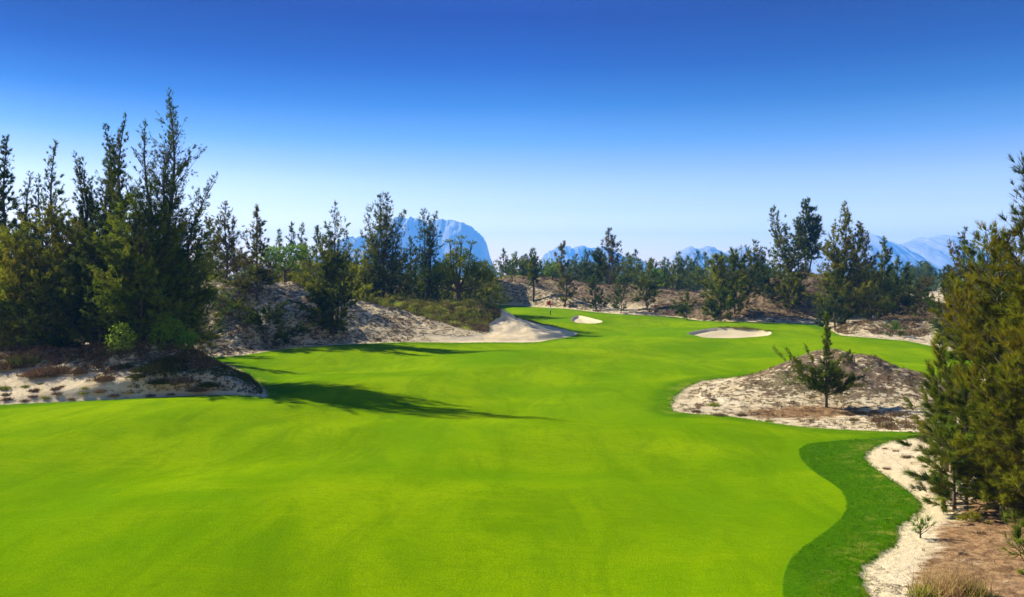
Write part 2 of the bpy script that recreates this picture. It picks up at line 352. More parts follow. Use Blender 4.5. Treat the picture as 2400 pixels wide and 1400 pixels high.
# ------------------------------------------------------------------ object helpers
def mesh_obj(name, V, Fc, mat, parent=None, attrs=None, smooth=False, k=3):
    me = bpy.data.meshes.new(name)
    V = np.asarray(V, np.float32).reshape(-1, 3)
    if isinstance(Fc, np.ndarray):
        nf = len(Fc); k = Fc.shape[1]
        me.vertices.add(len(V)); me.vertices.foreach_set('co', V.ravel())
        me.loops.add(nf*k); me.loops.foreach_set('vertex_index', Fc.astype(np.int32).ravel())
        me.polygons.add(nf); me.polygons.foreach_set('loop_start', np.arange(0, nf*k, k, dtype=np.int32))
        me.polygons.foreach_set('loop_total', np.full(nf, k, np.int32))
        me.update(calc_edges=True)
    else:
        me.from_pydata([tuple(v) for v in V.tolist()], [], Fc); me.update()
    if attrs:
        for a, v in attrs.items():
            at = me.attributes.new(a, 'FLOAT', 'POINT'); at.data.foreach_set('value', np.asarray(v, np.float32))
    me.materials.append(mat)
    if smooth: me.polygons.foreach_set('use_smooth', np.ones(len(me.polygons), bool))
    o = bpy.data.objects.new(name, me); C.objects.link(o)
    if parent: o.parent = parent
    return o
def tag(o, label=None, cat=None, group=None, kind=None):
    if label: o['label'] = label
    if cat: o['category'] = cat
    if group: o['group'] = group
    if kind: o['kind'] = kind
    return o
def empty(name, loc, rz=0):
    o = bpy.data.objects.new(name, None); C.objects.link(o); o.location = loc; o.rotation_euler = (0, 0, rz); o.empty_display_size = 0.3
    return o

class Tubes:
    def __init__(s): s.V = []; s.F = []
    def add(s, pts, radii, sides=5):
        pts = [Vector(p) for p in pts]; b = len(s.V)
        for i, p in enumerate(pts):
            d = (pts[min(i+1, len(pts)-1)]-pts[max(i-1, 0)])
            d = d.normalized() if d.length > 1e-6 else Vector((0, 0, 1))
            a = d.orthogonal().normalized(); c = d.cross(a)
            for q in range(sides):
                t = 2*PI*q/sides; s.V.append(tuple(p+(a*math.cos(t)+c*math.sin(t))*radii[i]))
        for i in range(len(pts)-1):
            for q in range(sides):
                s.F.append((b+i*sides+q, b+i*sides+(q+1) % sides, b+(i+1)*sides+(q+1) % sides, b+(i+1)*sides+q))
        s.F.append(tuple(range(b+sides-1, b-1, -1))); e = b+(len(pts)-1)*sides; s.F.append(tuple(range(e, e+sides)))
    def build(s, name, mat, parent=None): return mesh_obj(name, s.V, s.F, mat, parent, smooth=True)

def nrm(a): return a/np.maximum(np.linalg.norm(a, axis=-1, keepdims=True), 1e-9)
def needles(P, D, L, Wd, k, spread, rng, tone):
    """k thin pointed blades from every point P along D"""
    n = len(P)
    P = np.repeat(P, k, 0); D = np.repeat(D, k, 0); T = np.repeat(tone, k)
    if np.ndim(L): L = np.repeat(L, k)
    d = nrm(D+spread*rng.normal(size=(n*k, 3))); L = L*rng.uniform(0.6, 1.25, n*k)
    sd_ = nrm(np.cross(d, rng.normal(size=(n*k, 3))))
    w = Wd/2
    V = np.stack([P-sd_*w, P+sd_*w, P+d*L[:, None]], 1).reshape(-1, 3)
    return V, np.repeat(np.clip(T+rng.normal(size=n*k)*0.12, 0, 1), 3)
def tri_faces(n): return np.arange(n, dtype=np.int32).reshape(-1, 3)

def casuarina(h, R, Y, seed, stems=1, t0=0.03, dens=1.0, top_sparse=0.5, shape=0.75, lean=(0, 0), up=1.0, tips=None, branch_k=1.0, px_w=1.0, droop=0.0, limbs=None, spread=0.36, Lk=1.0):
    """an she-oak: one or more straight stems, rising plumes of fine needles"""
    rng = np.random.default_rng(seed)
    px = Y/797.0                              # metres per render pixel
    L = max(0.18, 3.2*px)*Lk; Wd = max(0.014, 0.42*px)*px_w
    wood = Tubes()
    tips = tips or [(0.0, 1.0)]+[(rng.uniform(-0.35, 0.35), rng.uniform(0.72, 0.93)) for _ in range(stems-1)]
    tot_area = 2*R*h*0.62
    Ntri = 4.2*dens*tot_area/(0.5*L*Wd)
    Ps, Ds, Ts, Ls = [], [], [], []
    allb = []
    for si, (ox, hf) in enumerate(tips):
        hs = h*hf
        top = np.array([ox*R+lean[0], rng.uniform(-0.3, 0.3)*R*(si > 0)+lean[1], hs])
        b0 = np.array([ox*R*0.12, rng.uniform(-.1, .1)*R*(si > 0), 0]); bend = rng.normal(size=3)*h*0.022; bend[2] = 0
        def stem(t, b0=b0, top=top, bend=bend):
            t = np.asarray(t)[..., None]
            q = b0*(1-t)+top*t
            q[..., :2] -= ((top-b0)[:2]*(0.35*np.sin(PI*t)*0.6))
            return q+bend*np.sin(PI*2*t)
        ts = np.linspace(0, 1, 9); r0 = 0.013*hs+0.02
        pts = stem(ts); pts[0, 2] -= 0.3
        wood.add(pts, [max(0.006, r0*(1-0.93*t)) for t in ts], 6)
        nb = int(max(14, hs*9*branch_k*(px/0.06)**-0.35))
        Rs = R*(1.12 if si == 0 and len(tips) == 1 else (0.92 if si == 0 else 0.70))
        for b in range(nb):
            t = t0+(1-t0)*((b+rng.uniform(0, 1))/nb)**0.95
            prof = (max(0, 1-t))**shape*min(1, 0.6+(t-t0)/0.10*0.4)+0.04
            ln = Rs*prof*rng.uniform(0.55, 1.2)
            az = rng.uniform(0, 2*PI)
            el = (0.15+0.95*t**0.9)*up+rng.normal()*0.2
            dr = np.array([math.cos(az)*math.cos(el), math.sin(az)*math.cos(el), math.sin(el)])
            allb.append((stem(t), dr, ln, t, si))
    for t, v in (limbs or []):
        v = np.array(v, float); ln = np.linalg.norm(v); allb.append((np.array([0, 0, t*h]), v/ln, ln, 0.3, 9))
    tl = sum(b[2] for b in allb)
    kk = 7
    per_m = Ntri/kk/tl
    for p0, dr, ln, t, si in allb:
        cd_ = rng.choice([0.3, 0.8, 1.2, 1.7]) if si != 9 else 3.0; sparse = 1-top_sparse*sstep(0.45, 0.9, t)
        n = max(3, int(ln*per_m*cd_*sparse))
        curve = np.array([0, 0, 1.0])*ln*(0.22-droop)
        m = max(2, int(ln/max(0.45, 5*px)*1.6)+1)                       # side shoots: each is a small plume
        sb = np.sort(rng.uniform(0.15, 1.0, m)); sb[-1] = 1.0
        base = p0+dr*(sb*ln)[:, None]+curve*(sb**2)[:, None]
        lat = rng.normal(size=(m, 3)); lat[:, 2] *= 0.6; lat -= (lat@dr)[:, None]*dr; lat = nrm(lat+1e-6)
        sd2 = nrm(dr*0.8+lat*0.75*np.where(sb > 0.99, 0.1, 1)[:, None]+np.array([0, 0, 0.30-0.8*droop]))
        sl = ln*(0.30 if si != 9 else 0.42)*(1.15-0.6*sb)*rng.uniform(0.6, 1.4, m)+0.3*L
        wgt = sl/sl.sum(); q = rng.choice(m, n, p=wgt)
        r_ = rng.uniform(0, 1, n)
        pos = base[q]+sd2[q]*(sl[q]*r_)[:, None]+rng.normal(size=(n, 3))*(0.05*sl[q]+0.25*px)[:, None]
        dd = nrm(sd2[q]+rng.normal(size=(n, 3))*0.25)
        tb = np.clip(rng.normal(0.42, 0.28), 0, 1)
        Ps.append(pos); Ds.append(dd)
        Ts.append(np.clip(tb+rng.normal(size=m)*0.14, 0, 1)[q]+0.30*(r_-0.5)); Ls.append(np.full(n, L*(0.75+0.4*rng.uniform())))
        ww = [p0+dr*ln*a_+curve*a_*a_ for a_ in (0, 0.5, 1.0)]
        if ln > 4*px: wood.add(ww, [max(0.010, 0.010*ln+0.012), 0.006*ln+0.006, 0.004], 4)
        if Y < 60 and ln > 0.9:
            for a_ in range(m): wood.add([base[a_], base[a_]+sd2[a_]*sl[a_]*0.9], [0.008, 0.003], 3)
    V, T = needles(np.concatenate(Ps), np.concatenate(Ds), np.concatenate(Ls), Wd, kk, spread, rng, np.concatenate(Ts))
    return wood, V, T

def leafy(h, R, Y, seed, blobs, leaf=1.0, trunk_r=0.12, fork=0.35, dens=1.0, trunk_bend=0.0):
    """broadleaf: forked trunk, leaf clumps at the ends of limbs; blobs = (x, y, z, r, rz) in units of R and h"""
    rng = np.random.default_rng(seed); px = Y/797.0
    wood = Tubes(); fz = h*fork
    wood.add([(0, 0, -0.3), (trunk_bend*R*0.5, 0, fz*0.5), (trunk_bend*R, 0, fz)], [trunk_r*1.3, trunk_r, trunk_r*0.85], 7)
    S = max(0.10, 1.5*px)*leaf; Vs, Ts = [], []
    for bx, by, bz, br, brz in blobs:
        c = np.array([bx*R, by*R, bz*h]); f = np.array([trunk_bend*R, 0, fz*rng.uniform(0.8, 1.0)])
        mid = (c+f)/2+np.array([bx*R*0.2, by*R*0.2, -0.06*h])
        wood.add([f, mid, c], [trunk_r*0.6, trunk_r*0.35, trunk_r*0.12], 5)
        for q in range(5):
            v = nrm(rng.normal(size=3))*br*R*0.8; v[2] *= brz/br
            wood.add([mid*0.3+c*0.7, c+v], [trunk_r*0.16, 0.008], 4)
        n = int(dens*2.4*PI*(br*R)*(brz*R)/(S*S*0.5))
        q = rng.normal(size=(n, 3)); q = nrm(q)*(rng.uniform(0.25, 1.05, n)**0.6)[:, None]
        lump = 0.75+0.5*fbm(q[:, 0]*2.2+seed, q[:, 1]*2.2+q[:, 2]*1.7, seed % 50, 2)
        P = c+q*np.array([br*R, br*R, brz*R])*lump[:, None]
        D = nrm(q+rng.normal(size=(n, 3))*0.7); Sd = nrm(np.cross(D, rng.normal(size=(n, 3)))); s_ = S*rng.uniform(0.6, 1.2, n)[:, None]
        V = np.stack([P-Sd*s_*0.45, P+Sd*s_*0.45, P+D*s_], 1).reshape(-1, 3)
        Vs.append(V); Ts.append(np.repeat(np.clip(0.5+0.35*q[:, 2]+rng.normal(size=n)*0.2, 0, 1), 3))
    return wood, np.concatenate(Vs), np.concatenate(Ts)

def place(name, px, Y, wood, V, T, mat, label, cat, group=None, zoff=0.0):
    x = (px-1200)/F*Y; z = gz(x, Y)+zoff
    root = empty(name, (x, Y, z)); tag(root, label, cat, group)
    if wood is not None and wood.V: wood.build('trunk', M_BARK, root)
    mesh_obj('crown', V, tri_faces(len(V)), LEAF[mat], root, {'tone': T})
    return root

# ------------------------------------------------------------------ the ground sheet
def build_ground():
    dense = np.radians(np.linspace(-40, 40, 1120)); coarse = np.radians(np.linspace(40, 320, 72))[1:-1]
    th = np.concatenate([dense, coarse])
    r = np.concatenate([np.array([0.5, 2, 4, 6, 8]), np.exp(np.linspace(math.log(9), math.log(250), 930)), np.exp(np.linspace(math.log(262), math.log(16000), 60))])
    T, Rr = np.meshgrid(th, r); X = (np.sin(T)*Rr).ravel(); Yy = (np.cos(T)*Rr).ravel()
    gf = ground_fields(X, Yy)
    nr, nc = len(r), len(th)
    i = np.arange(nr-1)[:, None]*nc; j = np.arange(nc)[None, :]; j2 = (j+1) % nc
    F4 = np.stack([i+j, i+j2, i+nc+j2, i+nc+j], -1).reshape(-1, 4)
    # per-region cover
    who = gf['who']; names = gf['names']; g = gf['g']; h = gf['h']
    sc_by = dict(left_mound=0.52, left_bank=0.52, mid_dune=0.85, far_left_dune=0.55, far_dune=0.72, right_dune=0.80, far_right_mound=0.62, right_mound=0.64)
    gr_by = dict(left_mound=0.30, left_bank=0.12, mid_dune=0.62, far_left_dune=0.1, far_dune=0.15, right_dune=0.12, far_right_mound=0.05, right_mound=0.0)
    sc = np.full(X.shape, 0.45); gr = np.full(X.shape, 0.1)
    for a in names:
        m = who == names.index(a); w = sstep(0.12, 0.8, h)
        sc = np.where(m, sc+(sc_by[a]-sc)*w, sc); gr = np.where(m, gr+(gr_by[a]-gr)*w, gr)
    far = (Yy > 92) & (g < 0) & (who < 0); sc = np.where(far, 1.0, sc); gr = np.where(far, 0.35, gr); ff = sstep(140, 175, Yy); gr = np.maximum(gr, ff*1.2)
    # bare sand: the flat in front of the left mound and the spit at the right
    leftflat = (X < -10) & (Yy < 47) & (g < 0); sc = np.where(leftflat, 0.30+0.32*sstep(0.7, 2.0, h), sc); gr = np.where(leftflat, 0.25, gr)
    spit = (X > 8) & (Yy < 33.5) & (g < 0); sc = np.where(spit, 0.05, sc); gr = np.where(spit, 0, gr)
    lit = np.zeros(X.shape)
    def blob(x0, y0, rx, ry, a):
        nonlocal lit
        lit = np.maximum(lit, a*np.exp(-((X-x0)/rx)**2-((Yy-y0)/ry)**2))
    blob(14.0, 38.3, 3.4, 1.5, 1.1)                                  # red-brown litter left of the mound tree
    blob(15.5, 26.5, 3.5, 1.3, 0.9); blob(13.8, 19.5, 3.6, 1.7, 0.8); blob(13.0, 16.6, 3.0, 1.0, 0.75); blob(17, 23, 5, 3, 0.9)
    blob(-26, 50, 14, 3.2, 0.9); blob(-38, 50, 14, 3.2, 0.8)
    lit = np.where((who == names.index('far_right_mound')), np.maximum(lit, 0.55*sstep(1.3, 1.9, h)), lit)
    lit = np.where((who == names.index('right_dune')) | (who == names.index('far_dune')), np.maximum(lit, 0.30), lit)
    low = (X > 7) & (Yy < 29) & (g < 0)
    lit = np.where(low, np.maximum(lit*0.5, 0.95*sstep(-0.35, -1.3-1.3*sstep(21, 25, Yy), g)*(0.50+0.50*sstep(24.5, 21.5, Yy))), lit)
    rough = poly_sdf(X, Yy, ROUGH)
    A = dict(grass=g, rough=rough, bunker=gf['b'], scrub=sc, green=gr, litter=lit)
    V = np.stack([X, Yy, gf['z']], -1)
    cen = F4[:, 0]
    fg = g[F4].mean(1); fb = gf['b'][F4].mean(1); fbi = gf['bi'][cen]; fw = who[F4].max(1); fr = rough[F4].mean(1)
    cls = np.zeros(len(F4), int)                                     # 0 = rest of the ground
    cls = np.where(fg > 0, 1, cls); cls = np.where((fg > 0) & (fr > 0), 2, cls)
    for q in range(len(names)): cls = np.where((fg <= 0) & (fw == q), 10+q, cls)
    for q in range(3): cls = np.where((fb > 0) & (fbi == q), 20+q, cls)
    info = {0: ('ground', 'bare sandy ground with thin scrub around the golf hole', None), 1: ('fairway', 'bright mown green fairway running up to the flag', None),
            2: ('rough', 'darker longer cut grass curving along the sand at lower right', None),
            20: ('bunker', 'large pale bunker cut into the grassy dune left of the flag', 'bunkers'), 21: ('bunker', 'small bunker just right of the red flag', 'bunkers'),
            22: ('bunker', 'wide low bunker in the fairway before the right hand trees', 'bunkers')}
    lab = dict(left_mound='near sandy mound under the tall dark trees at left', left_bank='tall shaded white and brown dune bank behind the left mound',
               mid_dune='dune covered with green grass above the large bunker', far_left_dune='steep pale dune slope just left of the green',
               far_dune='long low brown dune behind the flag', right_dune='high brown scrubby dune at right with a tree on its top',
               far_right_mound='low brown and white mound at right beyond the fairway', right_mound='peaked pale sand mound with a small lone tree on its near slope')
    for q, a in enumerate(names): info[10+q] = ('sand_dune', lab[a], 'dunes')
    for c_, (nm, lb, grp) in info.items():
        f = F4[cls == c_]
        if not len(f): continue
        u, inv = np.unique(f, return_inverse=True)
        o = mesh_obj(nm, V[u], inv.reshape(-1, 4).astype(np.int32), M_GROUND, attrs={a: v[u] for a, v in A.items()}, smooth=True)
        tag(o, lb, None, grp, 'structure')
    return gf, names
build_ground()

# ------------------------------------------------------------------ far mountains
def mountain(D, prof, depth, seed, label, extra=None):
    px = np.array([p[0] for p in prof], float); py = np.array([p[1] for p in prof], float)
    nx = 300; nd = 70
    U = np.linspace(px[0], px[-1], nx); top = (HZ-np.interp(U, px, py))/F*D+CAMZ
    jag = (fbm(U*0.05, U*0+seed, seed, 5)-0.5)*D*0.010+(fbm(U*0.30, U*0, seed+4, 3)-0.5)*D*0.0030
    top = np.maximum(top+jag, 0)
    xs = (U-1200)/F*D
    q = np.linspace(-1, 1, nd)
    X, Q = np.meshgrid(xs, q); Tp = np.tile(top, (nd, 1))
    rg = fbm(X*0.010*3000/D+3, Q*2.0, seed+9, 5)
    Yd = D+Q*depth*(0.8+0.5*rg)
    prf = np.clip(1-np.abs(Q)**2.2, 0, 1)**0.55
    cl = fbm(X*0.012*4000/D, Q*3.0+7, seed+21, 5)
    Z = Tp*prf*(1-0.28*(1-prf)*cl*2)*(0.95+0.05*np.cos(Q*3))-3+(cl-0.5)*Tp*0.32*np.minimum(1, np.abs(Q)*2.5)
    V = np.stack([X, Yd, Z], -1).reshape(-1, 3)
    i = np.arange(nd-1)[:, None]*nx; j = np.arange(nx-1)[None, :]
    Fq = np.stack([i+j, i+j+1, i+nx+j+1, i+nx+j], -1).reshape(-1, 4)
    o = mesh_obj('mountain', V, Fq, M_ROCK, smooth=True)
    return tag(o, label, None, 'far limestone mountains', 'structure')
def rock_material():
    m, nt = new_mat('mountain_rock'); k = N(nt)
    pos = k.n('ShaderNodeNewGeometry').outputs['Position']
    st = k.mapping(pos, (0, 0, 0), (1, 1, 0.3))
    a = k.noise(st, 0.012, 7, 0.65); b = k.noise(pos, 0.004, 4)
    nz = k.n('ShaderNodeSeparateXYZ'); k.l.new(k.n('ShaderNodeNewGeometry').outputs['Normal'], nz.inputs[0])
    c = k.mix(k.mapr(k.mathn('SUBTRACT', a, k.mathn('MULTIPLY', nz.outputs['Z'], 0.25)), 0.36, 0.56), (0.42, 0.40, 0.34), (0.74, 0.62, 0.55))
    bs = k.n('ShaderNodeBsdfDiffuse'); out = k.n('ShaderNodeOutputMaterial'); k.l.new(c, bs.inputs[0])
    bump = k.n('ShaderNodeBump'); bump.inputs['Distance'].default_value = 14; k.l.new(a, bump.inputs['Height']); k.l.new(bump.outputs[0], bs.inputs['Normal'])
    k.l.new(bs.outputs[0], out.inputs[0]); return m
M_ROCK = rock_material()
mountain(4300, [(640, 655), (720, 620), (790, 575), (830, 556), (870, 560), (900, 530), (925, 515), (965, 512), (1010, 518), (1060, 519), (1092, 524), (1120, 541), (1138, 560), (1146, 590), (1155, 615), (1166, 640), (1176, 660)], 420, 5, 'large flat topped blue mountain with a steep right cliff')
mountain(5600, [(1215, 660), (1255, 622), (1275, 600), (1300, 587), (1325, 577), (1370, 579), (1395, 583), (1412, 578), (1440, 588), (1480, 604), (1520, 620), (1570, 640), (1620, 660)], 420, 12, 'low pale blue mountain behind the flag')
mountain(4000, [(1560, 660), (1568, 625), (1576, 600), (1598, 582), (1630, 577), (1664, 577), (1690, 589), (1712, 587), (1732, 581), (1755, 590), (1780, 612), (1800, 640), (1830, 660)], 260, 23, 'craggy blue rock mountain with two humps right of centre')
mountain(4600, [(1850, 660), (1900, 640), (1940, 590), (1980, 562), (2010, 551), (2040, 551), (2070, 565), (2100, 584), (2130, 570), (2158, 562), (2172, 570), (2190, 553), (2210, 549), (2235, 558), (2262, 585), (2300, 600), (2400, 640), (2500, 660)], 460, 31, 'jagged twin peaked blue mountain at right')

# ------------------------------------------------------------------ haze
def haze():
    x0, x1, y0, y1, z0, z1 = -4200, 4200, -150, 6200, -6, 345
    V = [(x0, y0, z0), (x1, y0, z0), (x1, y1, z0), (x0, y1, z0), (x0, y0, z1), (x1, y0, z1), (x1, y1, z1), (x0, y1, z1)]
    Fc = [(0, 3, 2, 1), (4, 5, 6, 7), (0, 1, 5, 4), (1, 2, 6, 5), (2, 3, 7, 6), (3, 0, 4, 7)]
    m, nt = new_mat('haze_air'); k = N(nt); out = k.n('ShaderNodeOutputMaterial'); v = k.n('ShaderNodeVolumePrincipled')
    v.inputs['Color'].default_value = (0.10, 0.39, 1.0, 1); v.inputs['Density'].default_value = 0.00028; v.inputs['Anisotropy'].default_value = 0.05
    k.l.new(v.outputs[0], out.inputs['Volume'])
    o = mesh_obj('haze', V, Fc, m); tag(o, 'thin blue air haze over the far distance', None, None, 'stuff')
haze()
# ------------------------------------------------------------------ trees
def TR(px, topy, Y, wpx, label, mat='olive', seed=1, group=None, name='casuarina_tree', cat='tree', **kw):
    x = (px-1200)/F*Y; z = gz(x, Y)
    h = CAMZ+(HZ-topy)/F*Y-z; R = wpx/2/F*Y
    if group == G1: R *= 1.28; kw['dens'] = kw.get('dens', 1)*1.15
    wood, V, T = casuarina(h, R, Y, seed, **kw)
    root = empty(name, (x, Y, z)); tag(root, label, cat, group)
    wood.build('trunk', M_BARK, root)
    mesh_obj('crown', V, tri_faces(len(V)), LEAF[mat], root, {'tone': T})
    return root
G1 = 'tall trees on the near left mound'
TR(18, 322, 57, 150, 'dark pointed tree at the left edge of the picture, in the left grove', 'dark', 11, G1, dens=1.5, top_sparse=0.3, stems=2, tips=[(0, 1), (-.4, .8)])
TR(72, 405, 56, 120, 'shorter tree with a thin bare tip beside the dark tree at the left edge', 'olive', 12, G1, dens=1.1, top_sparse=0.8, shape=0.9)
TR(130, 335, 55, 140, 'tree with a bare whip tip, second spire of the left grove', 'olive', 13, G1, dens=1.2, top_sparse=0.6, tips=[(0, 1), (-.5, .85)])
TR(172, 362, 53, 130, 'thin topped tree in the left grove between the whip tip and the leaning top', 'olive', 14, G1, dens=1.1, top_sparse=0.7)
TR(232, 296, 54, 170, 'dense tree with a leaning top, left of the two tallest spires', 'dark', 15, G1, dens=1.4, top_sparse=0.4, tips=[(0.12, 1), (-.35, .84), (.5, .93)])
TR(296, 270, 50, 150, 'slender spire left of the tallest tree of the left grove', 'dark', 16, G1, dens=1.2, top_sparse=0.6, shape=1.0, tips=[(0, 1), (-.5, .8)])
TR(392, 220, 50, 270, 'tallest tree of the left grove with open feathery top and branches reaching right', 'dark', 17, G1, dens=1.15, top_sparse=0.6, shape=0.85, tips=[(0.02, 1), (-.32, .89), (.18, .88), (.62, .70), (-.6, .7)])
TR(330, 470, 48, 250, 'broad low tree with lit olive branches in front of the tallest tree', 'olive', 18, G1, dens=1.9, top_sparse=0.2, shape=0.5, tips=[(0, 1), (-.5, .85), (.5, .8)], up=.7)
TR(110, 500, 51.5, 260, 'broad low tree with drooping yellow green branches at far left', 'gold', 19, G1, dens=1.9, top_sparse=0.2, shape=0.5, tips=[(0, 1), (-.5, .8), (.5, .9)], up=.6, droop=.15)
TR(-60, 420, 58, 180, 'dark tree cut off by the left border of the picture', 'dark', 20, G1, dens=1.3, top_sparse=0.3)
TR(215, 540, 50, 200, 'low dark filler tree between the two broad olive trees', 'dark', 21, G1, dens=1.9, top_sparse=0.2, shape=0.5, up=.7)
TR(20, 560, 53, 200, 'low bushy olive tree at the left border under the dark pointed tree', 'olive', 22, G1, dens=1.9, top_sparse=0.2, shape=0.45, up=.6)
TR(405, 560, 50, 105, 'broad dark tree on the right shoulder of the near mound', 'dark', 23, G1, dens=1.9, top_sparse=0.2, shape=0.5, up=.7)
TR(455, 540, 60, 70, 'thin brownish tree just right of the left grove', 'brown', 24, G1, dens=1.0, top_sparse=0.5)
for i, (px, topy, Y, w, mt, lb) in enumerate([(150, 700, 50, 150, 'dark', 'dark undergrowth shrub below the whip tipped tree in the grove'), (60, 690, 51, 150, 'olive', 'dark olive shrub low in the grove near the left border'),
        (235, 690, 49.5, 120, 'dark', 'dark shrub left behind the round light green shrub'), (345, 690, 49, 120, 'dark', 'dark shrub at the foot of the tallest tree'), (-20, 700, 52, 130, 'dark', 'dark shrub cut off by the left border')]):
    TR(px, topy, Y, w, lb, mt, 150+i, 'shrubs under the left grove', name='casuarina_shrub', cat='shrub', dens=1.6, shape=.3, top_sparse=0, up=.6, branch_k=1.5)
G2 = 'trees on the shaded left dune bank'
TR(530, 480, 78, 130, 'brownish tree with a curled top on the dune bank right of the left grove', 'brown', 31, G2, dens=1.0, top_sparse=0.5, stems=2)
TR(490, 520, 82, 110, 'bushy dark olive tree filling behind the curled top tree', 'olive', 30, G2, dens=1.2, top_sparse=0.3, shape=.6)
TR(602, 487, 74, 135, 'narrow dark spire with spreading brown lower branches on the shaded dune', 'brown', 32, G2, dens=1.0, top_sparse=0.0, shape=1.25, branch_k=1.3)
TR(642, 585, 91, 60, 'dark tree just right of the narrow dark spire', 'dark', 34, G2, dens=1.1, shape=.6)
TR(625, 738, 68.5, 165, 'low dark green bush tree at the foot of the shaded dune', 'dark', 35, G2, dens=3.0, shape=.35, top_sparse=0, up=.6, name='casuarina_shrub', cat='shrub')
TR(780, 483, 73, 190, 'tall open topped olive tree rooted at the grass edge below the dune', 'olive', 36, G2, dens=1.9, top_sparse=0.8, shape=.8, tips=[(0.05, 1), (-.35, .82), (.4, .7)])
for i, (px, topy, Y, w, mt, lb) in enumerate([(515, 700, 71, 80, 'olive', 'olive shrub on the shaded dune face near the grove'), (560, 715, 70, 90, 'brown', 'grey brown shrub on the dune face under the narrow spire'), (455, 690, 66, 90, 'dark', 'dark shrub where the dune bank meets the grove'), (860, 680, 86, 60, 'yellow', 'yellow green shrub on the dune shoulder left of the grassy dune')]):
    TR(px, topy, Y, w, lb, mt, 170+i, 'shrubs on the left dune bank', name='casuarina_shrub', cat='shrub', dens=1.3, shape=.35, top_sparse=0, up=.6)
G3 = 'trees behind the grassy dune'
TR(684, 523, 112, 50, 'thin far spire above the bright green flat topped tree', 'far', 41, G3, top_sparse=.3)
TR(710, 528, 110, 60, 'thin far spire right of the bright green flat topped tree', 'far', 42, G3, top_sparse=.4)
TR(653, 545, 114, 70, 'far thin tree left of the bright green flat topped tree', 'far', 43, G3, top_sparse=.3)
TR(745, 535, 108, 60, 'pale thin tree just left of the tall open topped olive tree', 'far', 44, G3, dens=.8)
TR(812, 545, 100, 70, 'pale thin tree just right of the tall open topped olive tree', 'far', 45, G3, dens=.8)
TR(838, 590, 98, 80, 'small olive tree left of the big twin topped tree', 'yellow', 46, G3)
TR(712, 585, 92, 110, 'yellow green bushy tree right of the bright green tree', 'yellow', 47, G3, shape=.5, top_sparse=.1)
TR(770, 610, 90, 120, 'yellow green bushy tree behind the tall open topped olive tree', 'yellow', 48, G3, shape=.45, top_sparse=.1)
TR(850, 625, 96, 110, 'low yellow green bushy tree left under the big twin topped tree', 'yellow', 49, G3, shape=.45, top_sparse=.1)
TR(670, 640, 86, 70, 'low green shrub on the crest under the bright green tree', 'yellow', 491, G3, shape=.45, top_sparse=.1, name='casuarina_shrub', cat='shrub')
TR(950, 655, 96, 100, 'low yellow green bush between the two big trees behind the grassy dune', 'yellow', 492, G3, shape=.4, top_sparse=.1, name='casuarina_shrub', cat='shrub')
TR(900, 460, 97, 175, 'big twin topped tree with a bare trunk behind the grassy dune', 'olive', 50, G3, t0=.14, dens=1.2, top_sparse=.5, shape=.62, tips=[(-.1, .99), (.12, 1), (.55, .86), (-.5, .82)])
TR(870, 560, 99, 90, 'olive tree filling behind the left side of the big twin topped tree', 'olive', 501, G3, shape=.5)
TR(1000, 498, 99, 125, 'dark two spired tree left of the broadleaf tree with a bare crown', 'dark', 51, G3, t0=.03, dens=1.3, top_sparse=.4, shape=.62, tips=[(-.1, 1), (.35, .985), (.1, .9)])
TR(962, 560, 103, 70, 'dark slim tree between the big twin topped tree and the two spired tree', 'dark', 52, G3)
TR(1050, 655, 95, 60, 'small olive bush left of the broadleaf tree trunk', 'olive', 53, G3, shape=.4, name='casuarina_shrub', cat='shrub')
G4 = 'trees beyond the green'
def far(px, topy, Y, w, label, mat='far', seed=0, **kw): return TR(px, topy, Y, w, label, mat, 400+seed*7+int(px), G4, **kw)
far(1180, 588, 160, 34, 'small far spire right of the broadleaf tree', dens=1.1)
far(1210, 597, 165, 40, 'bushy far tree second right of the broadleaf tree', 'olive', dens=1.2)
far(1232, 600, 162, 34, 'small far tree close to the tree with a clear trunk', dens=1.2)
far(1250, 588, 134, 62, 'round topped tree with a clear thin trunk left of the flag', 'olive', t0=.38, dens=1.2, shape=.6, stems=3)
far(1282, 620, 158, 50, 'low green tree between the clear trunk tree and the dark narrow spire', 'fresh', shape=.5)
far(1322, 571, 127, 42, 'narrow dark brown spire standing right behind the flag', 'brown', dens=1.5, shape=.55, top_sparse=0)
far(1349, 600, 160, 34, 'far small tree right of the dark narrow spire')
far(1374, 590, 158, 36, 'far thin tree left of the bushy pair behind the green')
far(1398, 592, 122, 75, 'dark bushy tree at the back of the green', 'dark', shape=.55, top_sparse=.1, dens=1.3)
far(1428, 542, 150, 92, 'tall layered dark tree behind the bushes at the back of the green', 'brown', dens=1.1, shape=.8, t0=.1)
far(1470, 600, 158, 60, 'green tree right of the tall layered dark tree', 'olive')
far(1490, 590, 170, 40, 'far spire between the layered tree and the pointed bush')
far(1518, 620, 118, 85, 'pointed bushy tree at the back edge of the green', 'olive', shape=.55, dens=1.3)
far(1455, 665, 116, 70, 'low dark shrub between the two bushes behind the green', 'dark', shape=.4, name='casuarina_shrub', cat='shrub')
far(1558, 610, 172, 44, 'far tree under the left end of the craggy mountain')
far(1590, 595, 175, 38, 'far spire in front of the craggy mountain, leftmost of its row')
far(1612, 606, 168, 40, 'far spire in front of the craggy mountain, second of its row')
far(1634, 594, 172, 42, 'far spire in front of the craggy mountain, third of its row')
far(1652, 596, 176, 40, 'far spire in front of the craggy mountain, fourth of its row')
far(1575, 640, 150, 70, 'low olive tree before the far spires left of centre', 'olive', shape=.5)
far(1640, 640, 150, 80, 'low olive tree before the far spires right of centre', 'olive', shape=.5)
far(1690, 600, 170, 40, 'far spire above the left tree of the big clump')
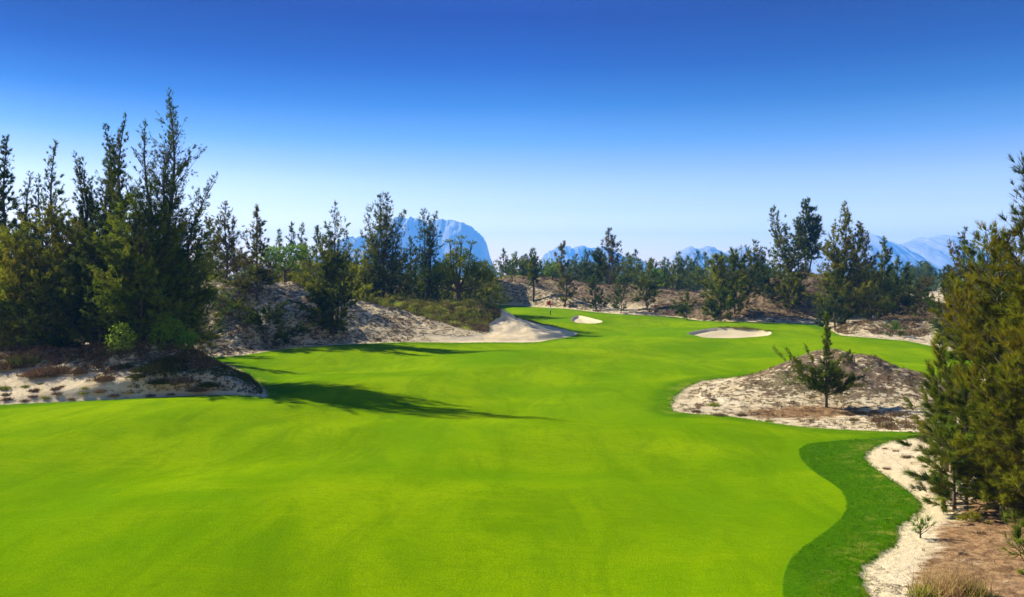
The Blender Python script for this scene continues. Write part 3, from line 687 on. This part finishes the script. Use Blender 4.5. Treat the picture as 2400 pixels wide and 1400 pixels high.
far(1540, 640, 165, 60, 'low far tree right of the pointed bush', 'olive', shape=.5)
G5 = 'trees on the right side of the fairway'
def rt(px, topy, Y, w, label, mat='olive', seed=0, **kw):
    kw['dens'] = kw.get('dens', 1.0)*1.5
    return TR(px, topy, Y, w*1.18, label, mat, 700+seed*7+int(px), G5, **kw)
rt(1688, 612, 104, 95, 'bushy golden olive tree at the left of the clump behind the right bunker', 'gold', shape=.5, dens=1.2, top_sparse=0.1)
rt(1722, 603, 106, 110, 'taller pointed tree in the middle of the clump behind the right bunker', 'olive', shape=.55, dens=1.3, top_sparse=0.1)
rt(1768, 572, 114, 95, 'tree with a bare thin top behind the clump near the right bunker', 'olive', shape=.7, top_sparse=.7, tips=[(0, 1), (-.4, .88), (.4, .8)])
rt(1790, 640, 110, 80, 'dark bushy tree at the right end of the clump', 'dark', shape=.5)
rt(1690, 700, 101, 90, 'low green bush at the left foot of the clump', 'dark', shape=.4, dens=1.3, top_sparse=0, name='casuarina_shrub', cat='shrub')
rt(1611, 694, 108, 45, 'small lone bush on the sand behind the fairway', 'olive', shape=.5, name='casuarina_shrub', cat='shrub')
rt(1850, 488, 109, 105, 'tree leaning left before the high brown dune', 'olive', tips=[(-.6, 1), (-.1, .8), (.3, .7)], dens=.95, top_sparse=.4, shape=.7)
rt(1852, 655, 106, 75, 'low yellowish bush at the foot of the leaning tree', 'gold', shape=.4, top_sparse=0, name='casuarina_shrub', cat='shrub')
rt(1889, 477, 121, 92, 'dark tree with bare forked trunk on top of the high brown dune', 'dark', t0=.2, dens=1.5, tips=[(-.05, 1), (.5, .8), (-.3, .75)], shape=.6, top_sparse=.3)
rt(1978, 478, 96, 145, 'tall pointed golden olive tree at the right of the high dune', 'gold', dens=1.4, shape=.85, tips=[(0, 1), (.3, .83), (-.32, .80)], top_sparse=.15)
rt(1958, 640, 90, 60, 'dark bushy tree at the left foot of the tall pointed tree', 'dark', shape=.5, dens=1.4, top_sparse=0)
rt(2032, 548, 103, 75, 'tree with a thin ragged top right of the tall pointed tree', 'brown', top_sparse=.6)
rt(2040, 640, 95, 100, 'bushy olive tree low at the right of the tall pointed tree', 'gold', shape=.5)
rt(2072, 560, 99, 70, 'slim spire standing before the jagged mountain', 'olive', shape=.9)
rt(2105, 605, 101, 62, 'slim spire just right of the slim spire before the jagged mountain', 'olive', shape=.9)
rt(2125, 632, 98, 60, 'short dark spire below the jagged mountain', 'dark', shape=.8)
rt(2168, 662, 95, 75, 'rounded brownish bush below the twin peaks', 'brown', shape=.5)
rt(2105, 680, 94, 110, 'low olive bush behind the low brown mound at right', 'olive', shape=.4)
rt(1935, 700, 92, 50, 'small dark bush left of the tall pointed tree', 'dark', shape=.4, name='casuarina_shrub', cat='shrub')
rt(2092, 768, 82, 46, 'small green bush on the low brown and white mound', 'fresh', shape=.4, top_sparse=0, name='casuarina_shrub', cat='shrub')
rt(2262, 538, 62, 120, 'dark twin topped tree behind the big golden tree at the right border', 'brown', dens=1.3, tips=[(0, 1), (.4, .97), (-.4, .9)])
rt(2215, 640, 66, 90, 'bushy dark green tree left behind the big golden tree', 'dark', shape=.5, dens=1.3)
rt(2330, 560, 55, 160, 'dark tree filling behind the big golden tree', 'olive', shape=.5, dens=1.3)
# near trees at the right border
G6 = 'near golden trees at the right border'
def nt_(px, topy, Y, w, label, mat='gold', seed=0, **kw):
    kw['dens'] = kw.get('dens', 1.0)*1.6
    return TR(px, topy, Y, w, label, mat, 900+seed*7+int(px), G6, **kw)
nt_(2500, 250, 22.5, 420, 'very tall feathery tree at the right border reaching above the mountains', 'dark', dens=.9, top_sparse=.45, shape=.6, tips=[(-.1, 1), (-.5, .86), (.4, .9)], branch_k=1.2, Lk=1.3, spread=.26)
nt_(2330, 560, 23.5, 330, 'broad golden tree with dense feathery branches in front of the very tall tree', 'gold', dens=1.25, top_sparse=.1, shape=.42, tips=[(0.1, 1), (-.4, .80), (.5, .95)], up=.8, branch_k=1.2, Lk=1.3, spread=.26)
nt_(2440, 640, 20.5, 400, 'golden bushy tree low at the right border', 'gold', dens=1.2, top_sparse=.1, shape=.4, stems=3, up=.7, branch_k=1.2, Lk=1.3, spread=.26)
nt_(2225, 800, 26, 170, 'slim feathery young tree left of the broad golden tree', 'gold', dens=1.1, top_sparse=.3, shape=.6, tips=[(-.3, 1), (.3, .9)], Lk=1.3, spread=.26)
nt_(2265, 930, 22.6, 250, 'low dark green bush branches over the sand at the right', 'olive', dens=1.5, top_sparse=0, shape=.22, up=.35, t0=0, Lk=1.2, spread=.3, branch_k=1.4)
nt_(2235, 1010, 22.0, 170, 'lowest dark green bush on the sand at the left foot of the right border trees', 'olive', dens=1.5, top_sparse=0, shape=.22, up=.3, t0=0, Lk=1.2, spread=.3, branch_k=1.4, name='casuarina_shrub', cat='shrub')
nt_(2350, 900, 21.0, 260, 'dense golden bush filling the foot of the right border trees', 'gold', dens=1.5, top_sparse=0, shape=.25, up=.4, t0=0, Lk=1.2, spread=.3, branch_k=1.4, name='casuarina_shrub', cat='shrub')
nt_(2405, 1265, 16.8, 200, 'small green casuarina bush in the lower right corner', 'olive', dens=.9, top_sparse=.1, shape=.4, up=.7, name='casuarina_shrub', cat='shrub', Lk=1.3, spread=.26)
TR(2157, 1232, 19.4, 56, 'tiny green seedling standing alone on the sand at lower right', 'fresh', 61, None, dens=1.0, top_sparse=.2, shape=.5, t0=.2, name='seedling', cat='seedling')
# lone tree on the right mound: wide low limbs, narrow column above
def mound_tree():
    px = 1937; x, Y = hit(px, 955, ground_z); z = gz(x, Y); h = CAMZ+(HZ-738)/F*Y-z
    LB = [(.13, (-2.25, -.1, 1.35)), (.16, (-1.5, .5, 1.25)), (.12, (1.75, -.1, .75)), (.17, (1.3, .5, 1.0)), (.2, (-1.0, -.9, 1.1)), (.2, (.7, .9, 1.2)), (.15, (1.2, -.7, .45)),
          (.24, (-.8, .2, 1.2)), (.26, (.8, -.3, 1.0)), (.22, (-1.5, -.3, .8)), (.3, (.4, -.6, .8)), (.28, (-.3, -.5, 1.0))]
    rr = np.random.default_rng(4)
    for q in range(14):
        a = q*2.4+rr.uniform(-.4, .4); ln = rr.uniform(.5, 1.3); LB.append((rr.uniform(.10, .26), (math.cos(a)*ln, math.sin(a)*ln, ln*rr.uniform(.1, .5))))
    w1, V1, T1 = casuarina(h, 0.40, Y, 71, dens=2.6, t0=.32, top_sparse=.0, shape=.45, up=1.3, limbs=LB, Lk=.8, branch_k=1.8, spread=.5, px_w=.8)
    root = empty('casuarina_tree', (x, Y, z)); tag(root, 'small lone tree with a narrow top and low spreading limbs on the peaked sand mound', 'tree')
    w1.build('trunk', M_BARK, root)
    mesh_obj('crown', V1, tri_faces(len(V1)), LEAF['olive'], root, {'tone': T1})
mound_tree()
# broadleaf trees and shrubs
def BL(name, px, Y, topy, wpx, blobs, mat, label, seed, cat='tree', group=None, **kw):
    x = (px-1200)/F*Y; z = gz(x, Y); h = CAMZ+(HZ-topy)/F*Y-z; R = wpx/2/F*Y
    w, V, T = leafy(h, R, Y, seed, blobs, **kw)
    root = empty(name, (x, Y, z)); tag(root, label, cat, group); w.build('trunk', M_BARK, root)
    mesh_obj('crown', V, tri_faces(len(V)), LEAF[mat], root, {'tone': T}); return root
BL('broadleaf_tree', 1080, 93.5, 553, 125, [(-.7, 0, .52, .34, .36), (-.3, .3, .66, .40, .38), (.25, -.2, .62, .44, .40), (.75, .1, .52, .36, .34), (1.02, 0, .46, .26, .22), (0, .2, .76, .36, .26), (-.95, -.1, .46, .26, .24), (.4, .2, .42, .34, .26), (-.4, -.2, .42, .36, .26),
    (-.42, 0, .93, .22, .05), (.02, .1, .985, .22, .05), (.42, 0, .91, .24, .05), (-.15, .1, .90, .2, .05)], 'olive', 'dark broadleaf tree with a forked trunk and a thin umbrella top on the grassy dune', 81, fork=.28, trunk_r=.28, dens=1.5, trunk_bend=-.1)
BL('broadleaf_tree', 668, 84, 572, 120, [(-.5, 0, .86, .55, .22), (.4, .1, .90, .55, .2), (0, 0, .72, .6, .2), (.7, .1, .76, .4, .2), (-.8, 0, .72, .35, .2), (0, .3, .55, .5, .2)], 'fresh', 'bright green flat topped broadleaf tree above the left dune bank', 82, fork=.5, trunk_r=.2, dens=1.5)
BL('broadleaf_shrub', 286, 45.4, 752, 78, [(0, 0, .55, .85, .75), (-.4, -.2, .4, .5, .5), (.4, -.1, .45, .5, .5), (0, 0, .8, .5, .4)], 'lime', 'round light green shrub at the foot of the left grove', 83, 'shrub', fork=.1, trunk_r=.03, dens=.6, leaf=1.3)
BL('broadleaf_shrub', 395, 46.2, 735, 110, [(-.3, 0, .45, .6, .6), (.35, 0, .5, .6, .6), (0, .1, .7, .5, .5), (.75, 0, .3, .35, .4)], 'fresh', 'dark green leafy shrub on the right shoulder of the near mound', 84, 'shrub', fork=.1, trunk_r=.03, dens=.5, leaf=1.3)
BL('broadleaf_shrub', 440, 47.5, 765, 60, [(0, 0, .5, .8, .7), (.4, 0, .5, .5, .5)], 'fresh', 'small green shrub at the right end of the near mound crest', 85, 'shrub', fork=.1, trunk_r=.03, dens=.7)
for i, (px, Y, topy, w, mt, lb) in enumerate([(1295, 150, 628, 46, 'fresh', 'far round green tree between the clear trunk tree and the dark spire'), (1200, 148, 612, 34, 'dark', 'small far broadleaf tree left of the clear trunk tree'),
    (1535, 152, 632, 50, 'fresh', 'far round broadleaf tree right of the pointed bush'), (1495, 165, 605, 44, 'far', 'far round topped tree behind the pointed bush'), (800, 105, 600, 60, 'fresh', 'green broadleaf tree behind the open topped olive tree')]):
    BL('broadleaf_tree', px, Y, topy, w, [(-.4, 0, .7, .6, .5), (.4, 0, .65, .6, .5), (0, 0, .9, .6, .4), (0, 0, .5, .7, .4)], mt, lb, 86+i, fork=.3, trunk_r=.15, dens=.7)

rq = np.random.default_rng(77)
for i, px in enumerate([445, 480, 520, 555, 590, 625, 700, 735, 760, 800, 835, 875, 930, 965, 1010, 1045, 1110, 1140]):
    TR(px+rq.uniform(-8, 8), rq.uniform(592, 640), rq.uniform(99, 112), rq.uniform(85, 125), 'bushy green tree in the thicket behind the left dunes', ['yellow', 'olive', 'yellow', 'brown', 'olive'][i % 5], 1200+i, 'thicket behind the left dunes', dens=1.3, shape=.45, top_sparse=.25, stems=1+i % 3)
for i, px in enumerate([1190, 1222, 1265, 1300, 1345, 1372, 1415, 1448, 1480, 1530, 1562, 1598, 1625, 1668, 1700, 1735, 1775, 1815]):
    TR(px+rq.uniform(-8, 8), rq.uniform(612, 640), rq.uniform(158, 172), rq.uniform(50, 75), 'bushy tree in the far thicket beyond the green', ['far', 'olive', 'far', 'yellow', 'brown'][i % 5], 1300+i, 'far thicket beyond the green', dens=1.3, shape=.5, top_sparse=.25, stems=1+i % 2)
# backdrop: a far belt of woodland behind everything one can tell apart
def wood_belt():
    rng = np.random.default_rng(5); Vs, Ts, Vw = [], [], Tubes()
    protos = []
    for q in range(6):
        w, V, T = casuarina(7.5, 1.5, 190, 300+q, dens=1.4, shape=.6, top_sparse=.2); protos.append((V, T))
    n = 650
    for i in range(n):
        px = rng.uniform(-900, 3300); Y = rng.uniform(172, 320); x = (px-1200)/F*Y; z = float(base_z(np.array(x), np.array(Y)))
        V, T = protos[i % 6]; s = rng.uniform(0.55, 1.1)*(1.0+0.25*(fbm(np.array(px*0.006), np.array(1.0), 3)-.5)*2); a = rng.uniform(0, 6.28)
        s *= 1+ (Y-176)/400
        R_ = np.array([[math.cos(a), -math.sin(a), 0], [math.sin(a), math.cos(a), 0], [0, 0, 1]])
        Vs.append((V@R_.T)*np.array([s*1.25, s*1.25, s*0.85])+np.array([x, Y, z-.4])); Ts.append(T)
    V = np.concatenate(Vs); o = mesh_obj('far_woodland', V, tri_faces(len(V)), LEAF['far'], attrs={'tone': np.concatenate(Ts)})
    tag(o, 'belt of distant woodland closing the view under the mountains', None, None, 'stuff')
wood_belt()

# ------------------------------------------------------------------ dry scrub on the dunes
def tufts(P, size, k, rng, up=1.0, spread=0.8, wd=0.16):
    n = len(P); D = np.tile(np.array([0, 0, 1.0]), (n, 1)); D += rng.normal(size=(n, 3))*0.25
    L = size*up
    P = np.repeat(P, k, 0); D = np.repeat(D, k, 0); L = np.repeat(L, k); S = np.repeat(size, k)
    d = nrm(D+spread*rng.normal(size=(n*k, 3))); d[:, 2] = np.abs(d[:, 2])*0.9+0.05; d = nrm(d)
    P = P+rng.normal(size=P.shape)*S[:, None]*np.array([.3, .3, 0.0])-np.array([0, 0, .02])
    sd_ = nrm(np.cross(d, rng.normal(size=(n*k, 3)))); w = S[:, None]*wd/2; L = L*rng.uniform(.6, 1.2, n*k)
    V = np.stack([P-sd_*w, P+sd_*w, P+d*L[:, None]], 1).reshape(-1, 3)
    T = np.repeat(np.clip(np.repeat(rng.uniform(.1, .9, n), k)+rng.normal(size=n*k)*.15, 0, 1), 3)
    return V, T
def scrub(name, label, region, n, size, thr, mat, seed, k=9, scale=.55, cond=None):
    rng = np.random.default_rng(seed); x0, x1, y0, y1 = region
    x = rng.uniform(x0, x1, n*3); y = rng.uniform(y0, y1, n*3)
    gf = ground_fields(x, y); m = (gf['g'] < -0.35) & (gf['b'] < -0.2)
    m &= fbm(x*scale, y*scale*1.3, seed+5, 4) > thr
    if cond is not None: m &= cond(x, y, gf)
    x, y, z = x[m][:n], y[m][:n], gf['z'][m][:n]
    s = size*rng.uniform(.5, 1.3, len(x))
    V, T = tufts(np.stack([x, y, z], -1), s, k, rng)
    o = mesh_obj(name, V, tri_faces(len(V)), LEAF[mat], attrs={'tone': T}); tag(o, label, None, None, 'stuff')
NM = list(RIDGES)
def fringe():
    rng = np.random.default_rng(3); P = []
    G = np.array(GRASS); n = len(G)
    for i in range(n):
        a, b = G[i], G[(i+1) % n]; c = (a+b)/2; u = c[0]/max(c[1], 1)
        if c[1] < 14 or c[1] > 60 or abs(u) > .75 or c[0] > 14.8 and c[1] > 24 and False: continue
        L_ = np.hypot(*(b-a)); m = int(L_*26); q = rng.uniform(0, 1, m)[:, None]
        P.append(a+(b-a)*q+rng.normal(size=(m, 2))*0.10)
    P = np.concatenate(P); z = ground_z(P[:, 0], P[:, 1])
    V, T = tufts(np.column_stack([P, z]), rng.uniform(.05, .13, len(P)), 5, rng, spread=.6, wd=.14)
    o = mesh_obj('turf_edge_grass', V, tri_faces(len(V)), LEAF['turf'], attrs={'tone': T}); tag(o, 'ragged longer grass blades along the edge of the turf', None, None, 'stuff')
fringe()
def rough_blades():
    rng = np.random.default_rng(8); n = 60000
    y = rng.uniform(14, 34, n); x = rng.uniform(6, 18, n); r = poly_sdf(x, y, ROUGH); g = poly_sdf(x, y, GRASS); m = (r > .02) & (g > 0.02)
    x, y = x[m], y[m]; z = ground_z(x, y)
    V, T = tufts(np.column_stack([x, y, z]), rng.uniform(.04, .09, len(x)), 4, rng, spread=.5, wd=.16)
    o = mesh_obj('rough_grass', V, tri_faces(len(V)), LEAF['turf_dark'], attrs={'tone': T}); tag(o, 'short upright grass blades of the darker rough', None, None, 'stuff')
rough_blades()
def on(nm, lo=0.3): return lambda x, y, gf: (gf['who'] == NM.index(nm)) & (gf['h'] > lo)
scrub('dry_scrub', 'dead brown undergrowth under the left grove', (-48, -14, 43, 56), 5200, .30, .40, 'dry', 1, cond=lambda x, y, gf: gf['h'] > 1.35)
scrub('dry_scrub', 'green weeds over the crest and right flank of the near left mound', (-26, -12, 41, 56), 2600, .20, .48, 'weeds', 2, cond=lambda x, y, gf: ((gf['h'] > .5) & (y > 45.5)) | ((gf['h'] > .12) & (x > -19)))
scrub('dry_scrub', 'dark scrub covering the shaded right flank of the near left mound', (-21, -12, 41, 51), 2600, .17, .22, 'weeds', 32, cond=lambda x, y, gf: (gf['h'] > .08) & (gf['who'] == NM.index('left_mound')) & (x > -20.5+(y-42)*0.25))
scrub('dry_scrub', 'brown scrub spread over the shaded dune bank', (-48, -8, 62, 90), 4200, .26, .50, 'dry', 3, cond=on('left_bank'))
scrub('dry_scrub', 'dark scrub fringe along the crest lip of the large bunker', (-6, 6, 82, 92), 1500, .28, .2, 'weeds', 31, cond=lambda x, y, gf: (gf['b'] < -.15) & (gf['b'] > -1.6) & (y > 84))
scrub('green_weeds', 'green weeds hanging on the shaded dune bank near the left grove', (-48, -25, 62, 80), 2600, .4, .55, 'drygreen', 4, cond=on('left_bank'))
scrub('long_grass', 'long green grass covering the dune above the large bunker', (-22, 6, 80, 98), 7500, .34, .44, 'drygreen', 5, cond=lambda x, y, gf: (gf['who'] == NM.index('mid_dune')) & (gf['h'] > 1.1))
scrub('dry_scrub', 'brown scrub along the foot of the grassy dune', (-22, 8, 78, 98), 3500, .34, .42, 'dry', 6, cond=on('mid_dune', .25))
scrub('dry_scrub', 'brown scrub on the dunes behind the green', (-45, 50, 112, 175), 7000, .40, .48, 'dry', 7, cond=lambda x, y, gf: gf['h'] > .2)
scrub('dry_scrub', 'brown scrub on the high right dune', (22, 90, 98, 140), 6000, .32, .44, 'dry', 8, cond=on('right_dune', .1))
scrub('dry_scrub', 'brown scrub on the low mound at right', (28, 62, 78, 97), 5000, .32, .44, 'dry', 9, cond=on('far_right_mound', .15))
scrub('dry_scrub', 'small brown tufts scattered over the peaked sand mound', (7, 32, 33, 54), 2600, .16, .52, 'dry', 10, k=10, scale=.9)
scrub('dry_twigs', 'dead twigs and litter on the sand at lower right', (8, 20, 14.5, 30), 900, .09, .52, 'dry', 11, k=7, scale=.8)
scrub('green_weeds', 'green weeds under the trees behind the grassy dune', (-50, 0, 84, 130), 5000, .7, .35, 'drygreen', 12, cond=lambda x, y, gf: y > 92)

# countable tufts on the left sand and on the right mound
def tuft_obj(name, px, py, size, mat, label, cat, group, seed, k=120, flat=.6, spread=.9, wd=.10, zt=0):
    x, y = hit(px, py, ground_z); z = gz(x, y); rng = np.random.default_rng(seed)
    P = rng.normal(size=(k, 3))*size*np.array([.16, .14, 0]); P[:, 2] = 0
    V, T = tufts(P, np.full(k, size), 3, rng, up=flat, spread=spread, wd=wd)
    o = mesh_obj(name, V, tri_faces(len(V)), LEAF[mat], attrs={'tone': T}); o.location = (x, y, z)
    return tag(o, label, cat, group)
for i, (px, py, s) in enumerate([(12, 912, .6), (15, 926, .42), (18, 937, .45), (62, 907, .4), (82, 917, .5), (80, 930, .36), (97, 901, .3), (130, 913, .5), (136, 924, .4), (107, 934, .36), (58, 940, .36), (168, 937, .36),
        (196, 924, .4), (234, 920, .5), (268, 930, .5), (300, 923, .4), (354, 929, .42), (403, 925, .35), (200, 912, .3), (145, 907, .3)]):
    tuft_obj('grass_tuft', px, py, s*.8, 'dry' if i % 3 else 'drygreen', 'small dry tuft on the flat sand before the near left mound', 'grass tuft', 'tufts on the left sand', 500+i, k=70, flat=.5)
for i, (px, py, s, mt, lb) in enumerate([(125, 874, 1.5, 'dry', 'big rounded brown bush on the left sand slope'), (92, 880, 1.3, 'dry', 'greyish low bush left of the big rounded brown bush'), (188, 874, .9, 'dry', 'low brown bush right of the big rounded brown bush'),
        (293, 862, .9, 'drygreen', 'olive bush high on the near mound under the light green shrub'), (372, 868, 1.6, 'drygreen', 'wide green bush on the slope of the near mound'), (396, 850, 1.3, 'drygreen', 'green bush just above the wide green bush'),
        (322, 884, .7, 'drygreen', 'small olive clump left below the wide green bush'), (248, 890, .9, 'dry', 'brown clump in the middle of the near mound slope'), (378, 898, 1.0, 'drygreen', 'green clump low on the near mound slope'),
        (425, 897, 1.1, 'dry', 'brown green clump near the right foot of the near mound'), (464, 917, .8, 'dry', 'brown clump at the right foot of the near mound'), (490, 905, .9, 'drygreen', 'green brown clump near the tip of the near mound'),
        (20, 862, 1.4, 'dry', 'brown bush at the left border below the grove'), (60, 850, 1.5, 'drygreen', 'olive bush below the grove near the left border')]):
    tuft_obj('low_bush', px, py, s*.8, 'weeds' if mt == 'drygreen' else 'dry', lb, 'bush', 'low bushes on the near left mound', 600+i, k=520, flat=.42, wd=.035, spread=1.3)
for i, (px, py, s, mt) in enumerate([(1632, 966, .5, 'dry'), (1686, 974, .6, 'dry'), (1738, 974, .5, 'dry'), (1672, 950, .6, 'drygreen'), (1672, 938, .4, 'dry'), (1804, 988, .4, 'drygreen'), (1984, 972, .6, 'dry'), (2012, 968, .5, 'dry'), (2048, 972, .8, 'dry'), (2068, 984, .8, 'dry'),
        (2082, 1000, .9, 'dry'), (2106, 974, .8, 'dry'), (2120, 992, .6, 'dry'), (2136, 1002, .6, 'dry'), (2056, 988, .6, 'dry'), (2140, 980, .5, 'dry'), (1772, 898, .3, 'dry'), (2000, 985, .5, 'dry'), (2160, 992, .6, 'dry'), (2095, 1006, .5, 'dry')]):
    tuft_obj('grass_tuft', px, py, s*.75, mt, 'small brown tuft on the sand of the peaked mound at right', 'grass tuft', 'tufts on the right mound', 700+i, k=110, flat=.4, spread=1.3, wd=.07)
for i, (px, py, s) in enumerate([(2127, 1073, .35), (2100, 1058, .22), (2075, 1053, .22), (2080, 1100, .25), (2128, 1045, .25), (2195, 1153, .28), (2232, 1172, .22), (2232, 1200, .22), (2270, 1210, .22), (2300, 1252, .25), (2258, 1300, .2)]):
    tuft_obj('grass_tuft', px, py, s*.8, 'dry', 'small dead tuft on the sand at lower right', 'grass tuft', 'tufts on the lower right sand', 800+i, k=60, flat=.5)
for i, (px, py, s, mt, lb, fl) in enumerate([(2192, 1388, .58, 'straw', 'clump of long dry golden grass at the lower right, left one of two', 1.0), (2256, 1392, .62, 'straw', 'clump of long dry golden grass at the lower right, right one of two', 1.1),
        (2163, 1396, .35, 'drygreen', 'short green tuft left of the golden grass clumps', .8), (2292, 1398, .4, 'drygreen', 'short green tuft right of the golden grass clumps', .8)]):
    tuft_obj('grass_clump', px, py, s, mt, lb, 'grass clump', None, 850+i, k=60, flat=fl, spread=.42, wd=.03 if mt == 'straw' else .06)
BP = BUNKERS[2][1]
for i, (px, s) in enumerate([(1690, .25), (1704, .28), (1722, .3), (1738, .42), (1750, .4), (1761, .3), (1776, .28), (1800, .28), (1811, .3)]):
    # the far edge of the bunker along this sight line
    yy = np.linspace(100, 70, 600); xx = (px-1200)/F*yy; sdv = poly_sdf(xx, yy, BP); k0 = int(np.argmax(sdv > 0)); x, y = xx[k0], yy[k0]+0.12
    rng = np.random.default_rng(870+i); P = rng.normal(size=(90, 3))*np.array([s*.7, s*.3, 0]); V, T = tufts(P, np.full(90, s), 3, rng, up=.7, spread=.9, wd=.12)
    o = mesh_obj('grass_tuft', V, tri_faces(len(V)), LEAF['drygreen'], attrs={'tone': T}); o.location = (x, y, gz(x, y))
    tag(o, 'tuft of longer grass on the upper lip of the wide right bunker', 'grass tuft', 'tufts on the bunker lip')

# ------------------------------------------------------------------ flag
def flagstick():
    x, y = hit(1290, 740); z = gz(x, y); H = 34/F*y
    root = empty('golf_flag', (x, y, z)); tag(root, 'red flag on a white and dark striped pole in the hole of the green', 'flag')
    H *= 1.0; mw = plain_material('white_paint', (.75, .75, .72), (.8, .8, .78)); mk = plain_material('dark_paint', (.02, .02, .02), (.03, .03, .03)); mr = plain_material('red_cloth', (.70, .02, .015), (.8, .03, .02))
    a = Tubes(); a.add([(0, 0, -.05), (0, 0, H*.30)], [.065, .065], 10); a.build('pole_lower_band', mk, root)
    b = Tubes(); b.add([(0, 0, H*.30), (0, 0, H*.52)], [.062, .062], 10); b.build('pole_white_band', mw, root)
    c = Tubes(); c.add([(0, 0, H*.52), (0, 0, H)], [.05, .04], 10); c.build('pole', mk, root)
    n = 9; V = []; Fc = []
    for side in (-.006, .006):
        for i in range(n):
            t = i/(n-1); yy = .06*math.sin(t*5)*t+side
            V += [(-.42*t-.02, yy, H-.04-.05*t-.12*t*t), (-.42*t-.02, yy, H-.62+.02*t-.16*t*t)]
    for i in range(n-1): Fc += [(2*i, 2*i+2, 2*i+3, 2*i+1), (2*n+2*i, 2*n+2*i+1, 2*n+2*i+3, 2*n+2*i+2), (2*i, 2*n+2*i, 2*n+2*i+2, 2*i+2), (2*i+1, 2*i+3, 2*n+2*i+3, 2*n+2*i+1)]
    Fc += [(0, 1, 2*n+1, 2*n), (2*n-2, 4*n-2, 4*n-1, 2*n-1)]
    mesh_obj('flag_cloth', V, Fc, mr, root)
flagstick()
